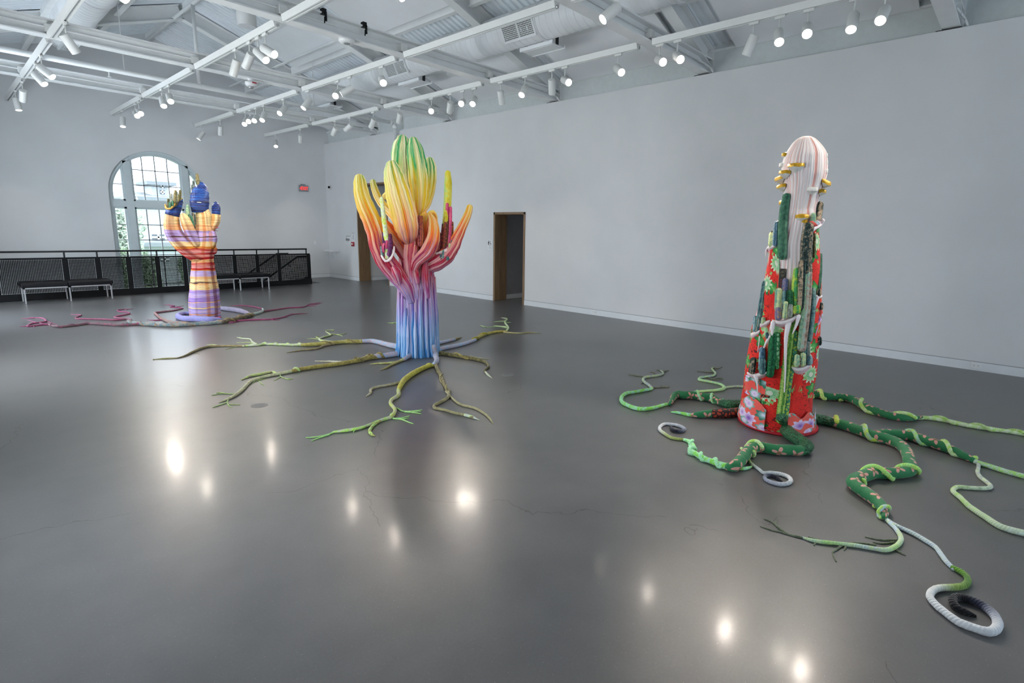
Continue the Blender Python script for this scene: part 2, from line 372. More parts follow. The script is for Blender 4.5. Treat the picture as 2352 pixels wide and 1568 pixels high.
for i, (y0, y1) in enumerate(LW):      # unseen side windows added to the left wall to let in fill daylight
    root = empty('window_%d' % (i+4), (XL, (y0+y1)/2, LZ[0])); S(root); root['label'] = ['added unseen side window of the left wall nearest the camera', 'added unseen middle side window of the left wall', 'added unseen far side window of the left wall'][i]
    for a, b in (((XL-.2, y0, LZ[0]), (XL-.1, y0+.07, LZ[1])), ((XL-.2, y1-.07, LZ[0]), (XL-.1, y1, LZ[1])), ((XL-.2, y0, LZ[0]), (XL-.1, y1, LZ[0]+.07)), ((XL-.2, y0, LZ[1]-.07), (XL-.1, y1, LZ[1])), ((XL-.18, (y0+y1)/2-.03, LZ[0]), (XL-.12, (y0+y1)/2+.03, LZ[1]))): MB().box(a, b).obj('frame', M['frame'], root)
    mb = MB(); mb.add([(XL-.15, y0, LZ[0]), (XL-.15, y1, LZ[0]), (XL-.15, y1, LZ[1]), (XL-.15, y0, LZ[1])], [(0, 1, 2, 3)]); mb.obj('pane', M['glass'], root)
# ---------------------------------------------------------------- roof: deck, purlins, panels, steel frames
mb = MB(); y = YF-.1; prof = []
while y < YB+.1:
    prof += [(y, 0), (y+.055, 0), (y+.07, .038), (y+.125, .038), (y+.14, 0)]; y += .14
for sx in (-1, 1):
    xe = XR+.25 if sx > 0 else XL-.1
    vs = [(XM, q, ZR+h) for q, h in prof]+[(xe, q, zroof(xe)+h) for q, h in prof]
    n = len(prof); mb.add(vs, [(i, i+1, n+i+1, n+i) for i in range(n-1)])
    vs = [(XM, YF-.3, ZR+.09), (XM, YB+.4, ZR+.09), (xe, YB+.4, zroof(xe)+.09), (xe, YF-.3, zroof(xe)+.09)]; mb.add(vs, [(0, 1, 2, 3)])
ceiling = S(mb.obj('ceiling', M['ceil']))
FY = [14.78, 11.31, 7.78, 4.39, .97, -2.45]          # near flange edge of every tie beam
FWD = .20
def ibeam(mb, p, q, up, w, h, tf=.022, tw=.016):
    """I section from p to q (centres of the bottom flange underside)"""
    p = Vector(p); q = Vector(q); d = (q-p); up = Vector(up).normalized(); side = d.normalized().cross(up).normalized(); c = (p+q)/2
    mb.obox(c+up*tf/2, d/2, side*w/2, up*tf/2); mb.obox(c+up*(h-tf/2), d/2, side*w/2, up*tf/2); mb.obox(c+up*h/2, d/2, side*tw/2, up*(h/2-tf))
ORD = ['farthest', 'second', 'third', 'fourth', 'fifth', 'sixth']
FL = ['farthest white steel roof frame, nearest the arched window wall', 'second white steel roof frame from the arched window wall',
      'third white steel roof frame from the arched window wall, with two black clamps', 'fourth white steel roof frame from the arched window wall',
      'fifth white steel roof frame, cut by the top edge at right', 'white steel roof frame behind the viewpoint']
TX = [7.30, 5.42, 3.52, 1.60]
for i, y in enumerate(FY):
    yc = y+FWD/2; root = empty('roof_frame', (XM, yc, ZT), FL[i], 'roof frame', 'roof frames')
    mb = MB(); ibeam(mb, (XL, yc, ZT+.025), (XR+.15, yc, ZT+.025), (0, 0, 1), FWD, .245); bevel(mb.obj('tie_beam', M['steel'], root), .003, 1)
    for sx in (-1, 1):
        xe = XR+.15 if sx > 0 else XL
        a = Vector((XM, yc, ZR-.34)); b = Vector((xe, yc, zroof(xe)-.34)); d = (b-a).normalized(); up = Vector((-d.z, 0, d.x))
        if up.z < 0: up = -up
        mb = MB(); ibeam(mb, a-d*.02, b, up, .19, .30, .02); mb.obj('rafter', M['steel'], root)
        mb = MB(); mb.box((xe-sx*.015, yc-.12, ZT), (xe, yc+.12, zroof(xe))); mb.obj('end_plate', M['steel'], root)
    mb = MB(); mb.cyl((XL, y+.06, ZT+.155), (XR-.05, y+.06, ZT+.155), .012, 8); mb.obj('conduit', M['steel'], root, True)
    for x in TX: bevel(MB().box((x-.065, y-.01, ZT+.07), (x+.045, y+.09, ZT+.19)).obj('junction_box', M['lamp'], root), .008)
    # conduit curling down on to the wall ledge
    pts = [Vector((XR-.35, y+.03, ZT+.14)), Vector((XR-.15, y+.0, ZT+.13)), Vector((XR-.03, y-.04, ZT+.09)), Vector((XR+.04, y-.08, ZT+.01))]
    mb = MB()
    for a, b in zip(pts, pts[1:]): mb.cyl(a, b, .014, 8)
    mb.obj('flexible_conduit', M['steel'], root, True)
    MB().box((XR+.005, y-.02, ZT-.004), (XR+.14, y+.26, ZT+.012)).obj('wall_slot', M['dark'], root)
PX = [4.42, 5.62, 6.80, 8.00, 3.18, 1.98, .80]
edges = [YB]+[y for y in FY]+[YF]
bays = []
far = YB
for y in FY: bays.append((y+FWD-.01, far)); far = y+.01
bays.append((YF, far))
for (y0, y1) in bays:
    for x in PX:
        zb = zroof(x)-.20; mb = MB()
        w = .10
        mb.box((x-w/2, y0, zb), (x+w/2, y1, zb+.014)); mb.box((x-.008, y0, zb+.014), (x+.008, y1, zroof(x)-.002-(SL*.05 if x == XM else 0)))
        mb.obj('purlin', M['steel'], ceiling)
    if y1-y0 < 2.4: continue
    for x0, x1 in ((5.72, 6.72), (8.08, 9.28), (2.06, 3.10), (XL, .72)):
        pa, pb = (y0+.30, y1-.42)
        mb = MB(); vs = []
        for dz in (-.115, -.085): vs += [(x0, pa, zroof(x0)+dz), (x1, pa, zroof(x1)+dz), (x1, pb, zroof(x1)+dz), (x0, pb, zroof(x0)+dz)]
        mb.add(vs, [(3,2,1,0),(4,5,6,7),(0,1,5,4),(1,2,6,5),(2,3,7,6),(3,0,4,7)]); mb.obj('acoustic_panel', M['panel'], ceiling)
# trim at the eave
S(MB().box((XR+.11, YF, zroof(XR+.15)-.10), (XR+.15, YB, zroof(XR+.15)-.07)).obj('trim_1', M['steel']))
# ---------------------------------------------------------------- round ducts
def duct(x, z, r, y0, y1, label, grilles, boxes):
    root = empty('spiral_duct', (x, y1, z), label, 'duct', 'round ceiling ducts')
    mb = MB(); prof = []; y = y0
    k = 0
    while y < y1:
        prof += [(r, y), (r, y+.125), (r+.005, y+.13), (r+.005, y+.138)]; y += .14
    prof += [(r, y1), (r*.97, y1+.005), (0.001, y1+.005)]
    mb.lathe((x, 0, z), prof, 40, (0, 1, 0)); o = mb.obj('duct_shell', M['duct'], root, True)
    es = o.modifiers.new('edges', 'EDGE_SPLIT'); es.split_angle = math.radians(35)
    yy = y1-.9
    while yy > y0:
        mb = MB(); mb.lathe((x, yy, z), [(r+.004, 0), (r+.016, .004), (r+.016, .05), (r+.004, .054)], 40, (0, 1, 0)); mb.obj('collar', M['duct'], root, True); yy -= 2.45
    for gy, ang in grilles:      # ang measured from straight down towards -x
        a = math.radians(ang); nrm = Vector((-math.sin(a), 0, -math.cos(a))); tz = Vector((-math.cos(a), 0, math.sin(a))); ty = Vector((0, 1, 0)); c = Vector((x, gy, z))+nrm*(r+.005)
        mb = MB(); hw, hh = .37, .125
        mb.obox(c+tz*(hh), ty*hw, tz*.018, nrm*.02); mb.obox(c-tz*hh, ty*hw, tz*.018, nrm*.02)
        for s in (-1, 0, 1): mb.obox(c+ty*s*(hw-.012), ty*.014, tz*hh, nrm*.02)
        g = mb.obj('grille_frame', M['duct'], root)
        MB().obox(c-nrm*.006, ty*hw, tz*hh, nrm*.003).obj('grille_opening', M['dark'], g)
        for j in range(9): MB().obox(c+tz*(hh*(-.88+j*.22)), ty*hw, tz*.005, nrm*.010).obj('louvre', M['duct'], g)
        mb = MB()
        for j in range(22): mb.obox(c+ty*hw*(-.95+j*.0905), ty*.004, tz*hh, nrm*.006)
        mb.obj('vertical_blades', M['duct'], g)
    return root
dr = duct(7.31, 5.19, .29, -5.8, 14.7, 'round white spiral duct running along the right slope of the ceiling', [(6.85, 62), (10.45, 62), (3.1, 62)], [])
duct(2.30, 5.45, .29, -5.8, 15.2, 'round white spiral duct running along the left slope of the ceiling', [(14.75, -8), (8.4, -20)], [])
for yb in (6.75, 10.5, 14.35):
    t = MB().box((7.40, yb-.36, 4.85), (7.72, yb+.36, 4.87)).obj('access_tray', M['duct'], dr); MB().box((7.44, yb-.32, 4.842), (7.68, yb+.32, 4.85)).obj('diffuser', M['white'], t)
    mb = MB(); mb.box((7.38, yb-.38, 4.84), (7.41, yb+.38, 4.90)); mb.box((7.71, yb-.38, 4.84), (7.74, yb+.38, 4.90)); mb.obj('lip', M['duct'], t)
    for yy in (yb-.36, yb+.36): MB().box((7.5, yy-.01, 4.86), (7.56, yy+.01, 4.98)).obj('bracket', M['dark'], t)
# ---------------------------------------------------------------- sprinkler pipes
mb = MB(); yp = 13.56; zp = 4.60
mb.cyl((XL, yp, zp), (8.92, yp, zp), .05, 14)
root = empty('sprinkler_pipe', (XM, yp, zp), 'white sprinkler pipe crossing below the roof and turning down the right wall', 'pipe')
mb.obj('pipe_run', M['steel'], root, True)
mb = MB(); mb.lathe((8.90, yp, zp), [(.05, 0), (.066, .005), (.066, .08), (.05, .085)], 14, (1, 0, 0)); mb.lathe((9.06, yp, zp-.14), [(.05, 0), (.066, .005), (.066, .07), (.05, .075)], 14)
for i in range(5):
    a0, a1 = math.pi/2*i/5, math.pi/2*(i+1)/5
    mb.cyl((8.95+.11*math.sin(a0), yp, zp-.11+.11*math.cos(a0)), (8.95+.11*math.sin(a1), yp, zp-.11+.11*math.cos(a1)), .056, 14)
mb.obj('elbow', M['steel'], root, True)
MB().cyl((9.06, yp, zp-.11), (9.06, yp, .0), .05, 14).obj('riser', M['steel'], root, True)
MB().cyl((4.24, yp, zp), (4.24, yp, zroof(4.24)-.3), .035, 12).obj('drop_pipe', M['steel'], root, True)
MB().cyl((4.24, yp-6, zroof(4.24)-.30), (4.24, YB, zroof(4.24)-.30), .035, 12).obj('ridge_pipe', M['steel'], root, True)
for xx in (2.7, 7.55):
    mb = MB(); mb.cyl((xx, yp, zp-.04), (xx, yp, zp-.13), .012, 8); mb.lathe((xx, yp, zp-.14), [(.03, 0), (.03, .008)], 10); mb.obj('sprinkler_head', M['steel'], root)
for xx in (2.95, 6.75): MB().cyl((xx, yp, zp), (xx, yp, zroof(xx)), .008, 6).obj('hanger_rod', M['steel'], root)
# cable rail under the right slope
tag(MB().box((6.33, 11.5, zroof(6.36)-.27), (6.39, 17.8, zroof(6.36)-.24)).obj('cable_channel', M['steel']), 'thin white cable channel below the far right roof slope', 'channel')
# ---------------------------------------------------------------- lighting tracks and spotlights
TN = ['nearest the right wall', 'second from the right wall', 'third from the right wall', 'farthest from the right wall']
for ti, x in enumerate(TX):
    root = empty('lighting_track', (x, YB, ZT), 'white lighting track '+TN[ti], 'light track', 'lighting tracks')
    far = YB-.01
    for y in FY+[YF+.02]:
        y0 = y+FWD+.03 if y != YF+.02 else y
        y1 = far
        mb = MB()
        # trough: sloping sides and a slotted underside
        pr = [(-.055, .075), (-.035, -.005), (-.014, -.005), (-.014, .012), (.014, .012), (.014, -.005), (.035, -.005), (.055, .075)]
        n = len(pr); vs = [(x+a, y0, ZT-.02+b) for a, b in pr]+[(x+a, y1, ZT-.02+b) for a, b in pr]
        mb.add(vs, [tuple(range(n-1, -1, -1)), tuple(range(n, 2*n))]+[(i, (i+1) % n, n+(i+1) % n, n+i) for i in range(n)])
        sg = mb.obj('track_segment', M['lamp'], root)
        MB().box((x-.012, y0+.03, ZT-.012), (x+.012, y1-.03, ZT-.009)).obj('track_slot', M['grey'], sg)
        mb = MB(); mb.cyl((x, y0-.02, ZT-.01), (x, y0+.01, ZT-.01), .02, 10); mb.obj('end_feed', M['chrome'], sg)
        far = y-.02
SA, SB, SC = Vector((3.2, 11.0, 0)), Vector((4.3, 6.05, 0)), Vector((4.92, 1.44, 0))
def spotlight(x, y, target, lit, label, power=1.0, ang=38, drop=.14):
    root = empty('track_spotlight', (x, y, ZT-.03), label, 'spotlight', 'track spotlights')
    top = Vector((x, y, ZT-.04)); piv = top-Vector((0, 0, drop+.06)); d = (Vector(target)-piv).normalized()
    mb = MB(); mb.box((x-.016, y-.06, ZT-.06), (x+.016, y+.06, ZT-.027)); mb.obj('track_adapter', M['lamp'], root)
    mb = MB(); mb.cyl(top-Vector((0, 0, .02)), piv+Vector((0, 0, .02)), .009, 8); mb.obj('stem', M['lamp'], root, True)
    a = piv-d*.06; b = piv+d*.185; r = .060
    side = d.cross(Vector((0, 0, 1))).normalized(); a = a+side*.0; 
    mb = MB(); mb.lathe(a, [(r*.93, 0), (r, .008), (r, .237), (r*.985, .245), (r*.9, .245), (r*.88, .225)], 24, d); h = mb.obj('housing', M['lamp'], root, True)
    es = h.modifiers.new('edges', 'EDGE_SPLIT'); es.split_angle = math.radians(40)
    mb = MB(); mb.lathe(a, [(r*.89, .226), (r*.89, .232)], 24, d); mb.obj('lens', M['lens'] if lit else M['grey'], root)
    if lit:
        l = D.lights.new('spot_beam', 'SPOT'); l.energy = SPOT_W*power; l.spot_size = math.radians(ang); l.spot_blend = .75; l.shadow_soft_size = .066; l.color = (1, .905, .79)
        o = D.objects.new('spot_beam', l); link(o, root); o.location = b+d*.02-root.location; o.rotation_euler = (-d).to_track_quat('Z', 'Y').to_euler()
    return root
UP = lambda p, z: Vector((p.x, p.y, z+.3))
NUM = ['first', 'second', 'third', 'fourth', 'fifth', 'sixth', 'seventh', 'eighth', 'ninth', 'tenth', 'eleventh', 'twelfth', 'thirteenth', 'fourteenth', 'fifteenth', 'sixteenth', 'seventeenth', 'eighteenth', 'nineteenth', 'twentieth', 'twenty-first', 'twenty-second', 'twenty-third', 'twenty-fourth', 'twenty-fifth', 'twenty-sixth']
wallpt = lambda y, z=1.6: Vector((XR, y, z))
HEADS = {  # unseen heads closing each row are added light for sculptures and right wall
 0: [(17.19, (6.0,14.0,0.2)), (15.54, (8.2,YB,1.6)), (13.60, (7.4,YB,.8)), (12.87, (6.0,YB,1.4)), (11.80, (7.6,15.9,.4)), (10.72, (8.6,14.2,.9)), (9.58, UP(SB,1.5)), (8.97, wallpt(11.9,1.2)),
     (8.59, UP(SB,2.3)), (8.25, UP(SB,1.0)), (7.52, wallpt(8.6,.9)), (6.91, UP(SB,.6)), (6.29, wallpt(7.6,1.0)), (6.01, UP(SC,1.6)), (4.97, UP(SC,1.4)), (4.26, UP(SC,2.2)), (3.98, UP(SC,1.9)),
     (2.92, (7.9,4.6,.9)), (2.60, UP(SC,1.2)), (2.27, UP(SC,2.0)), (1.78, UP(SC,.5)), (1.48, UP(SC,1.6)), (-.4, UP(SC,1.5))],
 1: [(17.44, (3.5,YB,1.0)), (16.03, (5.8,YB,1.0)), (14.34, UP(SA,.9)), (14.06, UP(SA,2.0)), (13.72, UP(SA,1.5)), (13.28, UP(SA,.4)), (12.26, UP(SA,1.8)), (11.12, UP(SA,1.1)), (9.94, UP(SB,1.8)+Vector((-2.2,.6,-.6))), (9.50, UP(SA,2.2)),
     (8.46, UP(SB,2.4)), (3.77, (2.4,5.4,1.2)), (1.6, UP(SB,1.6)), (-.2, UP(SC,1.4))],
 2: [(16.84, (3.0,15.4,.2)), (15.60, UP(SA,1.6)), (15.29, UP(SA,2.1)), (13.50, UP(SA,1.2)), (13.02, UP(SA,2.3)), (9.54, UP(SA,1.4)), (8.99, UP(SA,2.0)), (8.67, UP(SB,1.7)), (8.42, UP(SB,2.6)), (5.30, UP(SC,1.5)), (2.0, UP(SB,2.0)), (.6, wallpt(4.0, 2.3))],
 3: [(16.28, (1.9,15.6,.3)), (15.13, (1.5,YB,1.4)), (13.18, UP(SA,1.0)), (12.50, UP(SA,2.0)), (10.2, UP(SA,1.5)), (7.6, UP(SB,1.6)), (2.6, UP(SB,1.4)), (1.2, wallpt(6.4, 2.2))]}
for ti, hs in HEADS.items():
    for k, (y, t) in enumerate(hs):
        t = Vector(t); away = t.y > y+.3
        spotlight(TX[ti], y, t, True, '%s white spotlight, %s from window wall on track %s' % ('averted' if away else 'glowing', NUM[k], TN[ti].replace('from the', 'from')),
                  .3 if (t.x > 9 or t.y > 17) else (1.4 if abs(t.x-SC.x) < .01 else .9), 36 if away else 40)
# ---------------------------------------------------------------- small things on the ceiling steel
for k, (px, py) in enumerate(((745, 38), (838, 67))):
    p = on_y(px, py, FY[2]-.01); mb = MB()
    mb.box((p.x-.03, FY[2]-.02, ZT+.24), (p.x+.03, FY[2]+.05, ZT+.31)); t = empty('beam_clamp', (p.x, FY[2], ZT+.2), ['left black clamp on the top flange of the third roof beam', 'right black clamp on the top flange of the third roof beam'][k], 'clamp', 'black beam clamps')
    mb.obj('clamp_jaw', M['black'], t)
    mb = MB(); mb.box((p.x+.005, FY[2]-.03, ZT+.15), (p.x+.03, FY[2]-.008, ZT+.27)); mb.obj('clamp_arm', M['black'], t)
    mb = MB(); mb.cyl((p.x-.005, FY[2]-.02, ZT+.12), (p.x+.0, FY[2]-.02, ZT+.2), .009, 8); mb.obj('clamp_screw', M['black'], t)
t = empty('smoke_detector', (4.45, FY[2]+.10, ZT+.02), 'round white smoke detector under the third roof beam', 'smoke detector')
MB().lathe((4.45, FY[2]+.06, ZT+.02), [(.115, 0), (.115, -.03), (.09, -.055), (.04, -.06), (.001, -.06)], 24).obj('detector_body', M['white'], t, True)
MB().lathe((4.45, FY[2]+.06, ZT-.03), [(.045, -.012), (.045, -.016), (.04, -.018)], 20).obj('sensor_ring', M['grey'], t)
t = empty('motion_sensor', (4.44, FY[1]-.05, ZT), 'white strobe sensor hanging under the second roof beam', 'sensor')
mb = MB(); mb.cyl((4.44, FY[1]+.06, ZT+.03), (4.44, FY[1]+.06, ZT-.02), .05, 14); mb.obj('mount', M['white'], t, True)
mb = MB(); mb.lathe((4.44, FY[1]+.06, ZT-.02), [(.06, 0), (.105, -.015), (.105, -.06), (.08, -.09)], 20); mb.obj('sensor_body', M['white'], t, True)
mb = MB(); mb.lathe((4.44, FY[1]+.06, ZT-.11), [(.05, 0), (.045, -.03), (.01, -.04)], 14); mb.obj('clear_lens', M['chrome'], t, True)
MB().box((4.42, FY[1]-.05, ZT-.065), (4.50, FY[1]-.046, ZT-.045)).obj('red_letters', M['red'], t)
t = empty('pendant_speaker', (4.86, 12.45, 5.72), 'white cylindrical pendant speaker below the roof ridge', 'speaker')
mb = MB(); mb.lathe((4.86, 12.45, 5.72), [(.15, 0), (.18, .0), (.18, .37), (.17, .38)], 32); mb.obj('speaker_body', M['lamp'], t, True)
mb = MB(); mb.lathe((4.86, 12.45, 5.715), [(.155, 0), (.155, .02)], 28); mb.obj('speaker_grille', M['white'], t)
mb = MB(); mb.cyl((4.86, 12.45, 6.1), (4.86, 12.45, zroof(4.86)), .012, 8); mb.obj('speaker_rod', M['steel'], t)
# ---------------------------------------------------------------- guard railing at the stair opening
RY = 15.98
root = empty('guard_railing', (4, RY, 0), 'black steel guard railing with wire mesh panels along the stair opening', 'railing')
posts = [-.30, .28, .86, 1.995, 2.57, 3.15, 3.73, 4.31, 4.90, 5.49, 6.075, 6.67, 7.54]
mb = MB(); mb.cyl((XL, RY, 1.045), (7.50, RY, 1.045), .021, 12); mb.obj('top_rail', M['black'], root, True)
mb = MB(); mb.box((XL, RY-.02, .875), (7.58, RY+.02, .915)); mb.obj('mid_rail', M['black'], root)
bevel(MB().box((XL, RY-.035, .0), (7.60, RY+.035, .15)).obj('kick_plate', M['black'], root), .004)
for x in posts:
    w = .05 if x < 7.5 else .05
    MB().box((x-w, RY-.02, .15), (x+w, RY+.02, .88)).obj('post', M['black'], root)
    MB().cyl((x if x < 7.5 else 7.48, RY, .91), (x if x < 7.5 else 7.48, RY, 1.04), .017, 10).obj('post_stub', M['black'], root)
pitch, ww = .026, .0076
for a, b in zip(posts, posts[1:]):
    x0, x1, z0, z1 = a+.05, b-.05, .15, .875; mb = MB(); n = int((x1-x0)/pitch)
    for i in range(1, n): x = x0+(x1-x0)*i/n; mb.box((x-ww, RY-.002, z0), (x+ww, RY+.002, z1))
    n = int((z1-z0)/pitch)
    for i in range(1, n): z = z0+(z1-z0)*i/n; mb.box((x0, RY+.002, z-ww), (x1, RY+.006, z+ww))
    mb.obj('mesh_panel', M['mesh'], root)
mb = MB(); mb.prism([(7.22, .15), (7.5, .15), (7.5, .22), (7.42, .22), (7.36, .17)], RY-.02, RY+.02, lambda a, b, h: (a, h, b)); mb.obj('corner_plate', M['black'], root)
# stair with two handrails
st = empty('staircase', (7.9, 17, -1.5), 'grey stair flight going down behind the railing', 'stair')
for i in range(15):
    x1 = HX-.27*i; z = -.18*(i+1); MB().box((x1-.29, HY+.02, z-.05), (x1, YB-.01, z)).obj('tread', M['tread'], st); MB().box((x1-.02, HY+.02, z), (x1, YB-.01, z+.13)).obj('riser_board', M['tread'], st)
for k, (yy, zz, xe) in enumerate(((16.28, .80, 7.7), (17.76, .83, 7.72))):
    t = empty('stair_handrail', (xe, yy, 0), ['black stair handrail nearest the railing', 'black stair handrail fixed to the window wall'][k], 'handrail', 'stair handrails')
    mb = MB(); mb.cyl((xe, yy, zz), (xe-.36, yy, zz), .024, 10); mb.cyl((xe-.36, yy, zz), (xe-4.3, yy, zz-.667*3.94), .024, 10); mb.obj('rail', M['black'], t, True)
    for q in (.3, 1.5, 2.7): mb = MB(); mb.cyl((xe-.36-q, yy, zz-.667*q), (xe-.36-q, yy+(-.2 if k == 0 else .1), zz-.667*q-.08), .012, 8); mb.obj('bracket', M['black'], t)
# ---------------------------------------------------------------- benches
def bench(x0, x1, y0, y1, label):
    root = empty('bench', ((x0+x1)/2, (y0+y1)/2, 0), label, 'bench', 'museum benches')
    xm = (x0+x1)/2
    for a, b in ((x0, xm-.015), (xm+.015, x1)):
        o = MB().box((a-.03, y0-.03, .335), (b+.03 if b == x1 else b, y1+.03, .425)).obj('cushion', M['leather'], root); bevel(o, .02, 3)
        mb = MB(); k = 4
        for i in range(1, k): xx = a+(b-a)*i/k; mb.box((xx-.004, y0-.02, .424), (xx+.004, y1+.02, .428))
        mb.obj('stitching', M['black'], o)
    mb = MB(); t = .028
    for yy in (y0, y1-t): mb.box((x0, yy, .305), (x1, yy+t, .333))
    for xx in (x0, x1-t, xm-t, xm): mb.box((xx, y0, .305), (xx+t, y1, .333))
    mb.obj('frame', M['chrome'], root)
    for xx in (x0, xm-t/2, x1-t):
        for yy in (y0, y1-t): bevel(MB().box((xx, yy, 0), (xx+t, yy+t, .306)).obj('leg', M['chrome'], root), .003, 1)
bench(1.20, 2.66, 15.30, 15.80, 'black cushioned bench on steel legs, left of the arched window')
bench(4.62, 6.10, 15.30, 15.78, 'black cushioned bench on steel legs, right of the hand sculpture')
# ---------------------------------------------------------------- wall things
FONT = {'E': [(0,0,1,5),(0,0,3,1),(0,2,2.6,3),(0,4,3,5)], 'I': [(1,0,2,5)], 'T': [(1,0,2,5),(0,4,3,5)]}
def text_obj(name, body, size, loc, rot, mat, parent):
    cu = D.curves.new(name, 'FONT'); cu.body = body; cu.size = size; cu.align_x = 'CENTER'; cu.align_y = 'CENTER'; cu.extrude = .002
    tmp = D.objects.new(name, cu); COL.objects.link(tmp); bpy.context.view_layer.update()
    me = bpy.data.meshes.new_from_object(tmp.evaluated_get(bpy.context.evaluated_depsgraph_get())); D.objects.remove(tmp)
    me.materials.clear(); me.materials.append(mat)
    o = D.objects.new(name, me); link(o, parent); o.location = Vector(loc)-parent_origin(parent); o.rotation_euler = rot; return o
t = empty('exit_sign', (8.39, YB-.04, 2.93), 'lit red EXIT sign high on the back wall', 'exit sign')
bevel(MB().box((8.24, YB-.035, 2.83), (8.55, YB-.015, 3.03)).obj('face_plate', M['grey'], t), .004)
bevel(MB().box((8.30, YB-.05, 3.03), (8.45, YB, 3.065)).obj('housing', M['grey'], t), .006)
text_obj('letters', 'EXIT', .15, (8.415, YB-.038, 2.928), (math.radians(90), 0, 0), M['exitred'], t).scale = (.78, 1, 1)
MB().prism([(8.255, 2.93), (8.285, 2.955), (8.285, 2.905)], YB-.039, YB-.034, lambda a, b, h: (a, h, b)).obj('arrow', M['exitred'], t)
t = empty('security_camera', (XR, 17.58, 3.01), 'small white dome security camera high near the room corner', 'camera')
MB().lathe((XR, 17.58, 3.01), [(.075, 0), (.075, .045), (.055, .075), (.02, .09)], 20, (-1, 0, 0)).obj('dome', M['white'], t, True)
MB().lathe((XR-.06, 17.54, 3.01), [(.04, 0), (.038, .025), (.02, .045), (.004, .05)], 16, (-.8, -.5, 0)).obj('lens', M['black'], t, True)
def wallplate(name, y0, y1, z0, z1, label, cat, mat='white', th=.008):
    t = empty(name, (XR, (y0+y1)/2, z0), label, cat); bevel(MB().box((XR-th, y0, z0), (XR, y1, z1)).obj('plate', M[mat], t), .002, 1); return t
t = wallplate('wall_label', 16.40, 16.74, 1.20, 1.455, 'white text panel on the right wall beside the tall doorway', 'wall label')
for j, (w, h) in enumerate(((.30, .018), (.14, .012), (.10, .010), (.24, .022), (.24, .022), (.22, .012), (.18, .010))):
    z = 1.425-j*.032; MB().box((XR-.0095, 16.70-w, z-h/2), (XR-.008, 16.70, z+h/2)).obj('text_line', M['grey' if h < .02 else 'ink'], t)
t = wallplate('room_sign', 16.12, 16.31, 1.285, 1.475, 'small white pictogram sign above the red fire alarm', 'sign')
MB().lathe((XR-.008, 16.215, 1.44), [(.018, 0), (.018, .002)], 12, (-1, 0, 0)).obj('pictogram', M['ink'], t)
for j in range(3): MB().box((XR-.0095, 16.15, 1.39-j*.03), (XR-.008, 16.28, 1.40-j*.03)).obj('text_line', M['grey'], t)
t = wallplate('fire_alarm', 16.17, 16.31, 1.105, 1.245, 'red fire alarm pull station beside the tall doorway', 'fire alarm', 'red', .04)
MB().box((XR-.046, 16.20, 1.16), (XR-.04, 16.28, 1.20)).obj('pull_handle', M['white'], t); MB().box((XR-.043, 16.19, 1.115), (XR-.04, 16.29, 1.135)).obj('text_band', M['ink'], t)
t = wallplate('thermostat', 16.17, 16.26, 1.49, 1.56, 'tiny white thermostat above the pictogram sign', 'thermostat', 'white', .02)
MB().box((XR-.022, 16.19, 1.52), (XR-.02, 16.24, 1.545)).obj('display', M['grey'], t)
t = wallplate('restroom_sign', 9.70, 9.86, 1.25, 1.485, 'white restroom sign with person and wheelchair pictograms', 'sign')
px = XR-.0095
def sig(pts, nm): MB().prism(pts, px, px+.0015, lambda a, b, h: (h, a, b)).obj(nm, M['ink'], t)
mb = MB(); mb.lathe((px+.0015, 9.822, 1.452), [(.0125, 0), (.0125, .0015)], 12, (-1, 0, 0)); mb.prism([(9.842, 1.437), (9.802, 1.437), (9.802, 1.39), (9.810, 1.39), (9.812, 1.352), (9.832, 1.352), (9.834, 1.39), (9.842, 1.39)], px, px+.0015, lambda a, b, h: (h, a, b)); mb.obj('person_pictogram', M['ink'], t)
mb = MB(); mb.lathe((px+.0015, 9.770, 1.445), [(.010, 0), (.010, .0015)], 12, (-1, 0, 0))
mb.prism([(9.775, 1.434), (9.765, 1.434), (9.763, 1.405), (9.742, 1.405), (9.730, 1.372), (9.738, 1.369), (9.748, 1.396), (9.775, 1.396)], px, px+.0015, lambda a, b, h: (h, a, b))
for i in range(14):
    a0, a1 = math.radians(60+i*20), math.radians(80+i*20); c = (9.768, 1.379)
    mb.prism([(c[0]+.026*math.cos(a0), c[1]+.026*math.sin(a0)), (c[0]+.026*math.cos(a1), c[1]+.026*math.sin(a1)), (c[0]+.020*math.cos(a1), c[1]+.020*math.sin(a1)), (c[0]+.020*math.cos(a0), c[1]+.020*math.sin(a0))], px, px+.0015, lambda a, b, h: (h, a, b))
mb.obj('wheelchair_pictogram', M['ink'], t)
for j, w in enumerate((.05, .08)): MB().box((px, 9.78-w/2, 1.325-j*.042), (px+.0015, 9.78+w/2, 1.333-j*.042)).obj('text_line', M['ink'], t)
t = empty('wall_shelf', (XR, 17.45, .89), 'small white shelf on the right wall near the room corner', 'shelf')
bevel(MB().box((XR-.24, 17.12, .89), (XR, 17.80, .93)).obj('shelf_board', M['white'], t), .004)
mb = MB(); mb.prism([(XR, .89), (XR, .70), (XR-.03, .70), (XR-.16, .89)], 17.44, 17.47, lambda a, b, h: (a, h, b)); mb.obj('bracket', M['white'], t)
t = empty('switch_plate', (8.685, YB, 1.12), 'white switch plate on the back wall right of the railing', 'switch')
bevel(MB().box((8.65, YB-.008, 1.12), (8.725, YB, 1.24)).obj('plate', M['white'], t), .002, 1); MB().box((8.675, YB-.012, 1.15), (8.70, YB-.008, 1.21)).obj('rocker', M['white'], t)
